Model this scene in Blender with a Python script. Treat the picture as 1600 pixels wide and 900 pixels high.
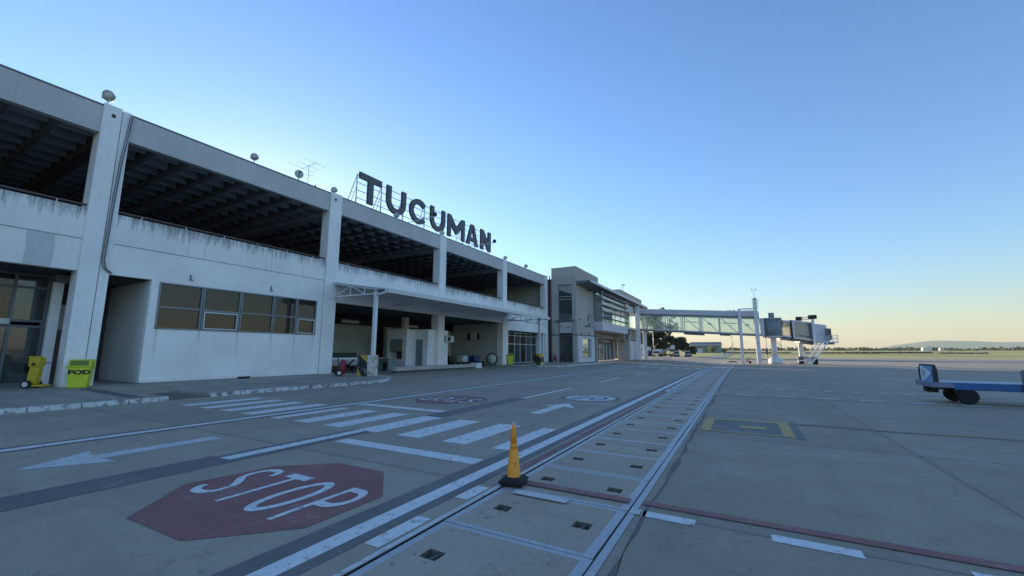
import bpy, bmesh, math, random
from mathutils import Vector, Matrix
random.seed(7)
for o in list(bpy.data.objects): bpy.data.objects.remove(o)
sc = bpy.context.scene
COL = sc.collection
R = math.radians

# ------------------------------------------------------------------ camera, sky, sun, exposure
cd = bpy.data.cameras.new('camera'); cam = bpy.data.objects.new('camera', cd); COL.objects.link(cam)
sc.camera = cam
cd.sensor_width = 36.0; cd.lens = 632.31/1600*36; cd.shift_x = 0.0; cd.shift_y = 7.4/1600
cd.clip_start = 0.05; cd.clip_end = 60000
_y, _p, _r = R(29.277), R(8.293), R(0.10)
f_ = Vector((-math.sin(_y)*math.cos(_p), math.cos(_y)*math.cos(_p), math.sin(_p)))
r_ = Vector((math.cos(_y), math.sin(_y), 0)); u_ = r_.cross(f_)
r3 = r_*math.cos(_r) + u_*math.sin(_r); u3 = -r_*math.sin(_r) + u_*math.cos(_r)
cam.matrix_world = Matrix(((r3.x, u3.x, -f_.x, 0), (r3.y, u3.y, -f_.y, 0), (r3.z, u3.z, -f_.z, 1.6), (0, 0, 0, 1)))

SUN_AZ = R(-61.9); SUN_EL = R(7.0)
world = bpy.data.worlds.new('World'); sc.world = world; world.use_nodes = True
wn = world.node_tree
sky = wn.nodes.new('ShaderNodeTexSky'); sky.sky_type = 'NISHITA'; sky.sun_disc = False
sky.sun_elevation = SUN_EL; sky.sun_rotation = SUN_AZ
sky.air_density = 1.3; sky.dust_density = 0.3; sky.ozone_density = 4.5
bg = [n for n in wn.nodes if n.type == 'BACKGROUND'][0]
wb = wn.nodes.new('ShaderNodeMix'); wb.data_type = 'RGBA'; wb.blend_type = 'MULTIPLY'; wb.inputs[0].default_value = 1
wb.inputs[7].default_value = (1.14, .965, 1.03, 1)      # camera white balance of the daylight
wn.links.new(sky.outputs[0], wb.inputs[6]); wn.links.new(wb.outputs[2], bg.inputs[0]); bg.inputs[1].default_value = 0.15
sd = bpy.data.lights.new('sun', 'SUN'); sun = bpy.data.objects.new('sun', sd); COL.objects.link(sun)
sd.energy = 5.0; sd.angle = R(0.5); sd.color = (1.0, 0.80, 0.56)
sv = Vector((math.sin(SUN_AZ)*math.cos(SUN_EL), math.cos(SUN_AZ)*math.cos(SUN_EL), math.sin(SUN_EL)))
sun.rotation_euler = (-sv).to_track_quat('-Z', 'Y').to_euler(); sun.location = sv*60 + Vector((0, 0, 30))
sc.view_settings.view_transform = 'Standard'; sc.view_settings.look = 'None'; sc.view_settings.gamma = 1
sc.view_settings.use_curve_mapping = False; sc.view_settings.exposure = 1.56
sc.render.engine = 'CYCLES'
sc.cycles.max_bounces = 8

# ------------------------------------------------------------------ materials
def newmat(name):
    m = bpy.data.materials.new(name); m.use_nodes = True
    return m, m.node_tree, m.node_tree.nodes['Principled BSDF']
def mixcol(nt, fac, a, b, blend='MIX'):
    n = nt.nodes.new('ShaderNodeMix'); n.data_type = 'RGBA'; n.blend_type = blend
    for sock, v in ((n.inputs[0], fac), (n.inputs[6], a), (n.inputs[7], b)):
        if isinstance(v, (int, float)): sock.default_value = v
        elif isinstance(v, tuple): sock.default_value = (*v, 1)
        else: nt.links.new(v, sock)
    return n.outputs[2]
def pos(nt, scale=(1, 1, 1)):
    g = nt.nodes.new('ShaderNodeNewGeometry'); mp = nt.nodes.new('ShaderNodeMapping')
    mp.inputs['Scale'].default_value = scale; nt.links.new(g.outputs['Position'], mp.inputs[0]); return mp.outputs[0]
def objpos(nt, scale=(1, 1, 1)):
    g = nt.nodes.new('ShaderNodeTexCoord'); mp = nt.nodes.new('ShaderNodeMapping')
    mp.inputs['Scale'].default_value = scale; nt.links.new(g.outputs['Object'], mp.inputs[0]); return mp.outputs[0]
def noise(nt, vec, scale, detail=4, rough=.55):
    n = nt.nodes.new('ShaderNodeTexNoise'); n.inputs['Scale'].default_value = scale
    n.inputs['Detail'].default_value = detail; n.inputs['Roughness'].default_value = rough
    nt.links.new(vec, n.inputs['Vector']); return n.outputs['Fac']
def ramp(nt, v, a, b, c0=0., c1=1.):
    n = nt.nodes.new('ShaderNodeMapRange'); n.inputs['From Min'].default_value = a; n.inputs['From Max'].default_value = b
    n.inputs['To Min'].default_value = c0; n.inputs['To Max'].default_value = c1; n.clamp = True
    nt.links.new(v, n.inputs['Value']); return n.outputs[0]
def mth(nt, op, a, b=0.0, c=None):
    n = nt.nodes.new('ShaderNodeMath'); n.operation = op
    for i, v in enumerate((a, b) if c is None else (a, b, c)):
        if isinstance(v, (int, float)): n.inputs[i].default_value = v
        else: nt.links.new(v, n.inputs[i])
    return n.outputs[0]
def sep(nt, v):
    n = nt.nodes.new('ShaderNodeSeparateXYZ'); nt.links.new(v, n.inputs[0]); return n.outputs
def bump(nt, bs, h, strength=.3, dist=.01):
    b = nt.nodes.new('ShaderNodeBump'); b.inputs['Strength'].default_value = strength; b.inputs['Distance'].default_value = dist
    nt.links.new(h, b.inputs['Height']); nt.links.new(b.outputs[0], bs.inputs['Normal'])

def simple(name, col, rough=.6, metal=0., var=.12, scale=6., bumpy=.0):
    m, nt, bs = newmat(name)
    p = objpos(nt); n = noise(nt, p, scale, 5, .6)
    dark = tuple(c*(1-var) for c in col); lite = tuple(min(1, c*(1+var)) for c in col)
    nt.links.new(mixcol(nt, ramp(nt, n, .3, .7), dark, lite), bs.inputs['Base Color'])
    bs.inputs['Roughness'].default_value = rough; bs.inputs['Metallic'].default_value = metal
    if bumpy: bump(nt, bs, n, bumpy, .01)
    return m

def plaster(name, base, stain=(.13, .135, .12), streak=None, brick=False, grime=.5):
    """painted concrete: blotches, rain streaks running down from a given height"""
    m, nt, bs = newmat(name)
    p = pos(nt); x = sep(nt, p)
    big = noise(nt, p, .5, 6, .6); fine = noise(nt, p, 7, 5, .65)
    c = mixcol(nt, ramp(nt, big, .35, .7), tuple(v*.9 for v in base), tuple(min(1, v*1.06) for v in base))
    c = mixcol(nt, ramp(nt, fine, .45, .75, 0, .25*grime), c, tuple(v*.62 for v in base))
    # broad downward runs
    runs = noise(nt, pos(nt, (3.2, 3.2, .22)), 1.6, 4, .6)
    c = mixcol(nt, ramp(nt, runs, .56, .8, 0, .42*grime), c, tuple(v*.55 for v in base))
    if streak:
        z0, z1 = streak     # stained from z1 (top) down to z0
        edge = ramp(nt, x[2], z0, z1)
        s = noise(nt, pos(nt, (5, 5, .7)), 1.5, 6, .76)
        big2 = noise(nt, pos(nt, (.45, .45, .1)), 1., 2)
        v = mth(nt, 'ADD', mth(nt, 'MULTIPLY', edge, .27), mth(nt, 'MULTIPLY', big2, .25))
        v = mth(nt, 'ADD', v, mth(nt, 'MULTIPLY', s, .7))
        c = mixcol(nt, mth(nt, 'MULTIPLY', ramp(nt, v, .60, .78, 0, .85), ramp(nt, edge, 0., .25)), c, stain)
    if brick:
        w = nt.nodes.new('ShaderNodeTexWave'); w.wave_type = 'BANDS'; w.bands_direction = 'Z'
        w.inputs['Scale'].default_value = 3.3; w.inputs['Distortion'].default_value = .6; w.inputs['Detail Scale'].default_value = 2
        nt.links.new(p, w.inputs['Vector'])
        bump(nt, bs, w.outputs['Fac'], .35, .012)
        c = mixcol(nt, ramp(nt, w.outputs['Fac'], .0, .25, .22, 0.), c, tuple(v*.6 for v in base))
        nz = noise(nt, pos(nt, (3, 3, .8)), 2.5, 5, .7)
        for my in (8.72, 10.5, 12.38, 14.26, 15.72, 17.0):
            dd = ramp(nt, mth(nt, 'ABSOLUTE', mth(nt, 'SUBTRACT', mth(nt, 'ADD', x[1], mth(nt, 'MULTIPLY', nz, .12)), my+.06)), .015, .09, 1, 0)
            vz = mth(nt, 'MULTIPLY', ramp(nt, x[2], .9, 2.4), ramp(nt, x[2], 2.68, 2.70, 1, 0))
            c = mixcol(nt, mth(nt, 'MULTIPLY', mth(nt, 'MULTIPLY', dd, vz), ramp(nt, nz, .35, .6, .1, .5)), c, (.34, .36, .28))
        sc_ = noise(nt, pos(nt, (1.2, 1.2, 9)), 2.2, 4, .7)
        c = mixcol(nt, ramp(nt, sc_, .64, .72, 0, .5), c, (.30, .30, .28))
    else:
        bump(nt, bs, fine, .25, .01)
    nt.links.new(c, bs.inputs['Base Color']); bs.inputs['Roughness'].default_value = .85
    return m

def pavement_mat(name, base, joints=True, jx=(2.3, 4.9), jy=(4.42, 4.45), streaky=1.0, polish=.75):
    m, nt, bs = newmat(name)
    p = pos(nt); x = sep(nt, p)
    big = noise(nt, pos(nt, (1, .55, 1)), .22, 5, .6); mid = noise(nt, p, 1.3, 6, .65)
    fine = noise(nt, p, 26, 4, .7); grit = noise(nt, p, 140, 2, .6)
    c = mixcol(nt, ramp(nt, big, .3, .7), tuple(v*.76 for v in base), tuple(v*1.16 for v in base))
    c = mixcol(nt, ramp(nt, mid, .4, .75, 0, .45), c, tuple(v*.72 for v in base))
    c = mixcol(nt, ramp(nt, fine, .45, .7, 0, .30), c, tuple(v*1.35 for v in base))
    c = mixcol(nt, ramp(nt, grit, .35, .65, .28, 0), c, tuple(v*.55 for v in base))
    # rubber / oil smears lying across the slabs
    sm = noise(nt, pos(nt, (.28, 1.9, 1)), .9, 5, .62)
    c = mixcol(nt, ramp(nt, sm, .54, .74, 0, .42*streaky), c, tuple(v*.6 for v in base))
    sm2 = noise(nt, pos(nt, (1.5, .2, 1)), .8, 5, .6)
    c = mixcol(nt, ramp(nt, sm2, .56, .76, 0, .35*streaky), c, tuple(v*.62 for v in base))
    sp = noise(nt, p, 5.5, 3, .6)
    c = mixcol(nt, ramp(nt, sp, .68, .72, 0, .6), c, tuple(v*.42 for v in base))
    sp3 = noise(nt, p, 17, 2, .5)
    c = mixcol(nt, ramp(nt, sp3, .72, .75, 0, .65), c, tuple(v*.35 for v in base))
    cr = noise(nt, pos(nt, (.6, .6, 1)), .55, 7, .62)
    c = mixcol(nt, ramp(nt, mth(nt, 'ABSOLUTE', mth(nt, 'SUBTRACT', cr, .5)), .0, .0022, .55, 0), c, tuple(v*.3 for v in base))
    pale = noise(nt, pos(nt, (.5, 1.6, 1)), .6, 4, .6)
    c = mixcol(nt, ramp(nt, pale, .58, .76, 0, .4), c, tuple(min(1, v*1.4) for v in base))
    h = fine
    if joints:
        cx_ = mth(nt, 'FLOOR', mth(nt, 'DIVIDE', mth(nt, 'SUBTRACT', x[0], jx[0]), jx[1])); cy_ = mth(nt, 'FLOOR', mth(nt, 'DIVIDE', mth(nt, 'SUBTRACT', x[1], jy[0]), jy[1]))
        cmb = nt.nodes.new('ShaderNodeCombineXYZ'); nt.links.new(cx_, cmb.inputs[0]); nt.links.new(cy_, cmb.inputs[1])
        wnz = nt.nodes.new('ShaderNodeTexWhiteNoise'); nt.links.new(cmb.outputs[0], wnz.inputs['Vector'])
        c = mixcol(nt, ramp(nt, wnz.outputs['Value'], 0, 1, 0, .34), c, tuple(v*.55 for v in base))
        wob = mth(nt, 'MULTIPLY', mth(nt, 'SUBTRACT', noise(nt, p, 2.5, 3), .5), .035)
        for ax, (o, per) in ((0, jx), (1, jy)):
            a = mth(nt, 'ADD', mth(nt, 'SUBTRACT', x[ax], o), wob)
            d = mth(nt, 'ABSOLUTE', mth(nt, 'WRAP', a, per/2, -per/2))
            if ax == 0:
                d2 = d
            line = ramp(nt, d, .006, .016, .8, 0)
            c = mixcol(nt, line, c, tuple(v*.25 for v in base))
            c = mixcol(nt, ramp(nt, d, .02, .10, .18, 0), c, tuple(v*.5 for v in base))
    nt.links.new(c, bs.inputs['Base Color'])
    nt.links.new(ramp(nt, mid, .3, .7, polish-.08, polish+.1), bs.inputs['Roughness'])
    hh = mth(nt, 'ADD', mth(nt, 'MULTIPLY', fine, .5), mth(nt, 'MULTIPLY', grit, .5))
    bump(nt, bs, hh, .35, .006)
    return m

def paint_mat(name, col, under=(.27, .24, .20), wear=.5, scale=9):
    m, nt, bs = newmat(name)
    p = pos(nt); n = noise(nt, p, scale, 8, .72); g = noise(nt, p, 90, 2, .6); b = noise(nt, p, 1.6, 4, .6)
    v = mth(nt, 'ADD', mth(nt, 'MULTIPLY', n, .6), mth(nt, 'ADD', mth(nt, 'MULTIPLY', g, .15), mth(nt, 'MULTIPLY', b, .25)))
    t = .62 - .14*wear
    c0 = mixcol(nt, ramp(nt, b, .3, .7), tuple(v_*.82 for v_ in col), tuple(min(1, v_*1.06) for v_ in col))
    c = mixcol(nt, ramp(nt, v, t-.03, t+.05, 0, .9), c0, under)
    nt.links.new(c, bs.inputs['Base Color']); bs.inputs['Roughness'].default_value = .7
    bump(nt, bs, v, .3, .004)
    return m

def glass_mat(name, col, metal=.55, rough=.04):
    m, nt, bs = newmat(name)
    p = pos(nt); n = noise(nt, p, .8, 2)
    bs.inputs['Base Color'].default_value = (*col, 1); bs.inputs['Metallic'].default_value = metal
    bs.inputs['Roughness'].default_value = rough; bs.inputs['Specular IOR Level'].default_value = .45
    bump(nt, bs, n, .02, .05)
    return m
def clear_glass(name, tint, gloss=.09):
    m = bpy.data.materials.new(name); m.use_nodes = True; nt = m.node_tree; nt.nodes.clear()
    out = nt.nodes.new('ShaderNodeOutputMaterial'); t = nt.nodes.new('ShaderNodeBsdfTransparent'); g = nt.nodes.new('ShaderNodeBsdfGlossy')
    d = nt.nodes.new('ShaderNodeBsdfDiffuse'); d.inputs[0].default_value = (.55, .68, .62, 1)
    t.inputs[0].default_value = (*tint, 1); g.inputs['Roughness'].default_value = .03; g.inputs[0].default_value = (.8, .85, .85, 1)
    mx = nt.nodes.new('ShaderNodeMixShader'); mx.inputs[0].default_value = gloss
    my = nt.nodes.new('ShaderNodeMixShader'); my.inputs[0].default_value = .09
    nt.links.new(t.outputs[0], my.inputs[1]); nt.links.new(d.outputs[0], my.inputs[2])
    nt.links.new(my.outputs[0], mx.inputs[1]); nt.links.new(g.outputs[0], mx.inputs[2]); nt.links.new(mx.outputs[0], out.inputs[0])
    return m

M = {}
M['spandrel'] = plaster('painted concrete', (.88, .85, .80), streak=(6.75, 7.85), stain=(.16, .165, .145))
M['column'] = plaster('column paint', (.88, .855, .81), grime=.6)
M['parapet'] = plaster('weathered concrete', (.56, .545, .515), grime=.8)
M['brick'] = plaster('painted brick', (.90, .87, .83), brick=True, grime=.35)
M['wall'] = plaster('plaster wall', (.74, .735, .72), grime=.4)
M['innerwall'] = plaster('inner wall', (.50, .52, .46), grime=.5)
M['kiosk'] = plaster('kiosk paint', (.82, .82, .80), grime=.25)
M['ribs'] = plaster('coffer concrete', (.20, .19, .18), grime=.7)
M['litdirtyrib'] = plaster('fin concrete', (.45, .44, .43), grime=1.)  # grimy, and paler than the ribs: light on the fins put into the colour
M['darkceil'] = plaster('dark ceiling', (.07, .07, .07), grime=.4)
M['brownbeam'] = plaster('brown beam', (.17, .12, .10), grime=.5)
M['tower'] = plaster('tower render', (.44, .41, .37), grime=.35)
M['towerlow'] = plaster('tower dado paint', (.62, .61, .59), grime=.35)
M['apron'] = pavement_mat('apron concrete', (.375, .308, .225))
M['road'] = pavement_mat('road surface', (.41, .337, .25), jx=(-6.9, 60.0))
M['taxi'] = pavement_mat('taxiway', (.30, .27, .24), joints=False)
M['cover'] = pavement_mat('cover concrete', (.45, .365, .27), joints=False, streaky=.4)
M['pave'] = pavement_mat('sidewalk', (.42, .365, .29), jx=(-20.3, 1.5), jy=(.3, 1.5), streaky=.3)
M['patch'] = pavement_mat('dark patch', (.17, .145, .12), joints=False, streaky=.3)
M['kerb'] = paint_mat('kerb paint', (.62, .62, .60), (.10, .10, .10), wear=.75, scale=5)
M['white'] = paint_mat('white road paint', (.78, .76, .72), wear=.5)
M['whiteworn'] = paint_mat('worn white paint', (.64, .62, .58), wear=.45)
M['red'] = paint_mat('red road paint', (.29, .115, .10), wear=.38)
M['redworn'] = paint_mat('faded red paint', (.25, .11, .10), wear=.55)
M['black'] = paint_mat('black road paint', (.17, .155, .14), wear=.3)
M['yellow'] = paint_mat('yellow road paint', (.55, .36, .11), wear=.55)
M['steel'] = simple('galvanised steel', (.42, .43, .43), .55, .15, .15, 20)
M['steeldark'] = simple('dark iron', (.05, .05, .05), .6, .3, .3, 20)
M['framealu'] = simple('window aluminium', (.22, .23, .24), .45, .4, .08, 5)
M['lightalu'] = simple('pale aluminium', (.55, .57, .58), .45, .2, .08, 5)
M['glass'] = glass_mat('bronze window glass', (.055, .048, .038), .35, .03)
M['glassdark'] = glass_mat('dark window glass', (.10, .11, .11), .35, .03)
M['glassblue'] = glass_mat('sky mirror glass', (.45, .47, .46), .85, .02)
M['clear'] = clear_glass('pale green glass', (.96, .985, .965))
M['cleargrey'] = clear_glass('clear glazing', (.90, .95, .93), .2)
M['bridge'] = simple('bridge paint', (.58, .57, .60), .5, .1, .08, 2)
M['bridgewhite'] = simple('bridge column paint', (.72, .72, .74), .55, 0, .08, 2)
M['bridgedark'] = simple('ribbed grey curtain', (.24, .27, .28), .6, .1, .2, 4)
M['dark'] = simple('near black paint', (.022, .022, .024), .6, 0, .3, 8)
M['rubber'] = simple('tyre rubber', (.018, .018, .019), .85, 0, .3, 10)
M['orange'] = simple('orange plastic', (1.0, .34, .025), .45, 0, .10, 9)
M['orangedirty'] = simple('scuffed orange', (.85, .25, .02), .6, 0, .2, 14)
M['conewhite'] = simple('cone tip', (.75, .60, .45), .5, 0, .05, 9)
M['lime'] = simple('lime plastic', (.58, .62, .03), .45, 0, .08, 6)
M['limeshade'] = simple('shaded lime plastic', (.13, .20, .02), .6, 0, .08, 6)  # darker copy of the lime, shade of the bin mouth put into the colour
M['ycart'] = simple('yellow plastic', (.55, .40, .02), .5, 0, .15, 8)
M['yblock'] = paint_mat('yellow block paint', (.60, .42, .05), (.62, .60, .55), wear=.45, scale=4)
M['kblock'] = paint_mat('black block paint', (.025, .027, .03), (.45, .42, .36), wear=.35, scale=4)
M['wblock'] = paint_mat('white block paint', (.62, .62, .58), (.30, .20, .10), wear=.85, scale=5)
M['redpaint'] = simple('extinguisher red', (.24, .012, .02), .4, 0, .1, 6)
M['maroon'] = simple('maroon downpipe', (.13, .018, .02), .5, 0, .1, 6)
M['blue'] = simple('cart blue', (.018, .11, .30), .45, 0, .15, 5)
M['bluelight'] = simple('cart panel blue', (.13, .36, .62), .45, 0, .08, 5)
M['decksteel'] = simple('cart deck', (.30, .35, .40), .5, .1, .12, 8)
M['pinkish'] = simple('faded deck edge', (.20, .22, .32), .6, 0, .15, 12)
M['letter'] = simple('letter grey', (.105, .115, .125), .55, .1, .06, 2)
M['letteredge'] = simple('letter side', (.012, .013, .015), .6, 0, .1, 2)
M['lampglass'] = simple('lamp lens', (.52, .55, .50), .35, 0, .06, 5)
M['offwhite'] = simple('off white plastic', (.60, .61, .58), .5, 0, .06, 5)
M['panelwhite'] = simple('white panel paint', (.80, .82, .84), .5, 0, .04, 5)
M['pocket'] = simple('pocket dirt', (.15, .125, .10), .9, 0, .3, 14)
M['vanpaint'] = simple('dimmed van paint', (.30, .31, .30), .6, 0, .1, 2)  # white van paint dimmed so the sunlit bodies look less bright
M['ac'] = simple('air conditioner case', (.52, .53, .50), .5, 0, .06, 5)
M['doorgrey'] = simple('grey door', (.17, .22, .23), .5, .1, .06, 5)
M['graymetal'] = simple('dark grey steel', (.15, .16, .17), .5, .3, .08, 5)
M['shutter'] = simple('olive shutter', (.24, .25, .20), .6, 0, .08, 5)
M['canopy'] = simple('canopy sheet', (.52, .56, .58), .5, .2, .1, 3)
M['brown'] = simple('brown timber', (.085, .062, .052), .7, 0, .15, 8)
M['bark'] = simple('bark', (.11, .085, .06), .9, 0, .3, 4, .4)
M['palebark'] = simple('pale bark', (.34, .30, .25), .9, 0, .3, 4, .4)
M['containerblue'] = simple('container blue', (.015, .03, .12), .5, 0, .1, 3)
M['liftgreen'] = simple('loader green', (.19, .23, .19), .6, 0, .15, 3)
M['hangarroof'] = simple('hangar roof sheet', (.20, .22, .21), .6, .1, .12, .2)
M['hangarwall'] = simple('hangar wall sheet', (.25, .25, .21), .7, 0, .15, .2)
M['poleRed'] = simple('mast red', (.35, .06, .05), .6, 0, .1, 1)
M['black'].name = 'black road paint'
M['signred'] = simple('door sign panel', (.035, .012, .02), .4, 0, .1, 2)

def leaf_mat(name, a, b):
    m, nt, bs = newmat(name)
    g = nt.nodes.new('ShaderNodeNewGeometry')
    c = mixcol(nt, g.outputs['Random Per Island'], a, b)
    nt.links.new(c, bs.inputs['Base Color']); bs.inputs['Roughness'].default_value = .7
    return m
M['leaf'] = leaf_mat('dark leaves', (.020, .032, .014), (.050, .062, .022))
M['leafeu'] = leaf_mat('eucalyptus leaves', (.06, .075, .040), (.12, .125, .06))
M['bushfar'] = leaf_mat('far bush leaves', (.06, .08, .04), (.11, .12, .06))

def grass_mat():
    m, nt, bs = newmat('grass')
    n = noise(nt, pos(nt, (1, .35, 1)), .012, 5, .6); n2 = noise(nt, pos(nt, (1, 1, 1)), .09, 5, .7)
    c = mixcol(nt, ramp(nt, n, .35, .65), (.24, .25, .06), (.46, .40, .13))
    c = mixcol(nt, ramp(nt, n2, .5, .75, 0, .5), c, (.08, .10, .035))
    nt.links.new(c, bs.inputs['Base Color']); bs.inputs['Roughness'].default_value = .9
    return m
M['grass'] = grass_mat()
M['hill'] = simple('hill cover', (.06, .08, .05), .9, 0, .2, .0006)

# ------------------------------------------------------------------ mesh helpers
class MB:
    def __init__(s): s.bm = bmesh.new(); s.mats = []; s.mi = 0
    def mat(s, key):
        m = M[key]
        if m not in s.mats: s.mats.append(m)
        s.mi = s.mats.index(m); return s
    def face(s, pts):
        vs = [s.bm.verts.new(p) for p in pts]; f = s.bm.faces.new(vs); f.material_index = s.mi; return f
    def hexa(s, c):   # 8 corners: bottom 4 ccw, top 4 ccw
        v = [s.bm.verts.new(p) for p in c]
        for q in ((3, 2, 1, 0), (4, 5, 6, 7), (0, 1, 5, 4), (1, 2, 6, 5), (2, 3, 7, 6), (3, 0, 4, 7)):
            f = s.bm.faces.new([v[i] for i in q]); f.material_index = s.mi
        return v
    def box(s, x0, x1, y0, y1, z0, z1):
        return s.hexa([(x0, y0, z0), (x1, y0, z0), (x1, y1, z0), (x0, y1, z0), (x0, y0, z1), (x1, y0, z1), (x1, y1, z1), (x0, y1, z1)])
    def bar(s, a, b, w, h=None):   # rectangular bar from a to b
        a = Vector(a); b = Vector(b); h = h or w; d = (b-a).normalized()
        up = Vector((0, 0, 1)) if abs(d.z) < .95 else Vector((0, 1, 0))
        r = d.cross(up).normalized()*(w/2); u = r.cross(d).normalized()*(h/2)
        s.hexa([a-r-u, a+r-u, b+r-u, b-r-u, a-r+u, a+r+u, b+r+u, b-r+u])
        return s
    def cyl(s, a, b, r0, r1=None, n=16, caps=True):
        a = Vector(a); b = Vector(b); r1 = r0 if r1 is None else r1; d = (b-a).normalized()
        up = Vector((0, 0, 1)) if abs(d.z) < .95 else Vector((1, 0, 0))
        r = d.cross(up).normalized(); u = r.cross(d).normalized()
        A = []; B = []
        for i in range(n):
            t = 2*math.pi*i/n; q = r*math.cos(t) + u*math.sin(t)
            A.append(s.bm.verts.new(a+q*r0)); B.append(s.bm.verts.new(b+q*r1))
        for i in range(n):
            f = s.bm.faces.new((A[i], A[(i+1) % n], B[(i+1) % n], B[i])); f.material_index = s.mi; f.smooth = n > 8
        if caps:
            for L in (A[::-1], B): f = s.bm.faces.new(L); f.material_index = s.mi
        return s
    def lathe(s, prof, c, axis='Z', n=24):
        rings = []
        for r, h in prof:
            ring = []
            for i in range(n):
                t = 2*math.pi*i/n; a, b = r*math.cos(t), r*math.sin(t)
                p = {'Z': (a, b, h), 'Y': (a, h, b), 'X': (h, a, b)}[axis]
                ring.append(s.bm.verts.new((c[0]+p[0], c[1]+p[1], c[2]+p[2])))
            rings.append(ring)
        for k in range(len(rings)-1):
            for i in range(n):
                f = s.bm.faces.new((rings[k][i], rings[k][(i+1) % n], rings[k+1][(i+1) % n], rings[k+1][i])); f.smooth = True; f.material_index = s.mi
        for L in ((rings[0], rings[-1]) if prof[0] != prof[-1] else ()):
            if (L[0].co-L[1].co).length > 1e-5:
                f = s.bm.faces.new(L); f.material_index = s.mi
        return s
    def extrude(s, pts, d, side=None):    # planar polygon (3D pts) extruded by vector d
        d = Vector(d); A = [s.bm.verts.new(p) for p in pts]; B = [s.bm.verts.new(Vector(p)+d) for p in pts]
        f = s.bm.faces.new(A); f.material_index = s.mi; f = s.bm.faces.new(B[::-1]); f.material_index = s.mi
        k = s.mi
        if side: s.mat(side)
        for i in range(len(A)):
            f = s.bm.faces.new((A[i], B[i], B[(i+1) % len(A)], A[(i+1) % len(A)])); f.material_index = s.mi
        s.mi = k
        return s
    def build(s, name, parent=None, bevel=0., loc=(0, 0, 0), recalc=True):
        if recalc: bmesh.ops.recalc_face_normals(s.bm, faces=s.bm.faces)
        me = bpy.data.meshes.new(name); s.bm.to_mesh(me); s.bm.free()
        for m in s.mats: me.materials.append(m)
        o = bpy.data.objects.new(name, me); COL.objects.link(o); o.location = loc
        if parent: o.parent = parent
        if bevel:
            b = o.modifiers.new('bevel', 'BEVEL'); b.width = bevel; b.segments = 2; b.limit_method = 'ANGLE'; b.angle_limit = R(40)
        return o
def mb(key): return MB().mat(key)
def tag(o, label, cat, group=None):
    o['label'] = label; o['category'] = cat
    if group: o['group'] = group
    return o
def thing(name, label, cat, loc=(0, 0, 0), rz=0, group=None):
    o = bpy.data.objects.new(name, None); COL.objects.link(o); o.location = loc; o.rotation_euler = (0, 0, rz)
    o.empty_display_size = .2
    return tag(o, label, cat, group)
def struct(o): o['kind'] = 'structure'; return o
def copy_tree(o, parent=None):
    c = o.copy(); COL.objects.link(c)
    if parent: c.parent = parent
    for ch in list(o.children): copy_tree(ch, c)
    return c

# ------------------------------------------------------------------ terrain
def sm(a, b, x):
    t = min(1, max(0, (x-a)/(b-a))); return t*t*(3-2*t)
def zg(x, y):
    r = math.hypot(x, y)
    z = -0.55*sm(30, 85, y)*sm(-15, -3, x)
    z += 5.6*min(1, max(0, (r-260)/760))
    return z
def span(a, b, n): return [a+(b-a)*i/n for i in range(n+1)]
XS = sorted(set(round(v, 3) for v in [-14000, -8000, -4000, -2000, -1200, -800, -500, -350, -250, -180, -140, -110, -90, -70, -55] +
     span(-45, -15, 6) + span(-15, -3, 12) + [-2.615, -1.10] + span(2, 42, 10) + [50, 60, 75, 90, 110, 140, 180, 230, 300, 400, 500, 650, 850, 1100, 1600, 2500, 5000, 9000, 14000]))
YS = sorted(set(round(v, 3) for v in [-14000, -4000, -1500, -600, -200, -80, -30, -12] + span(-6, 30, 6) + span(30, 86, 28) +
     [90, 95, 100, 105, 110, 118, 126, 135, 145, 155, 165, 172, 182, 190, 200, 215, 235, 260, 290, 330, 380, 450, 550, 700, 900, 1100, 1500, 2500, 5000, 9000, 14000]))
def sheet(name, key, inside, off, mkz=None):
    b = mb(key); cache = {}
    def V(i, j):
        if (i, j) not in cache: cache[(i, j)] = b.bm.verts.new((XS[i], YS[j], zg(XS[i], YS[j])+off(XS[i], YS[j])))
        return cache[(i, j)]
    for i in range(len(XS)-1):
        for j in range(len(YS)-1):
            cx, cy = (XS[i]+XS[i+1])/2, (YS[j]+YS[j+1])/2
            if inside(cx, cy):
                f = b.bm.faces.new((V(i, j), V(i+1, j), V(i+1, j+1), V(i, j+1))); f.smooth = True
    return struct(b.build(name, recalc=False))
AX0, AX1, AY0, AY1 = -90, 300, -80, 145          # paved area
inap = lambda x, y: AX0 < x < AX1 and AY0 < y < AY1
def goff(x, y): return -0.35 if (AX0+1 < x < AX1-1 and AY0+1 < y < AY1-1) else -0.02
sheet('ground', 'grass', lambda x, y: True, goff)
slotin = lambda x, y: -2.615 < x < -1.10 and y < 110
sheet('apron', 'apron', lambda x, y: inap(x, y) and x > -2.615 and not slotin(x, y), lambda x, y: 0)
sheet('service_road', 'road', lambda x, y: inap(x, y) and x < -2.615, lambda x, y: 0)
sheet('taxiway', 'taxi', lambda x, y: 145 < y < 182 and x > 14, lambda x, y: 0.02)
sheet('access_road', 'road', lambda x, y: 145 < y < 700 and -11 < x < -6, lambda x, y: 0.03)

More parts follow.
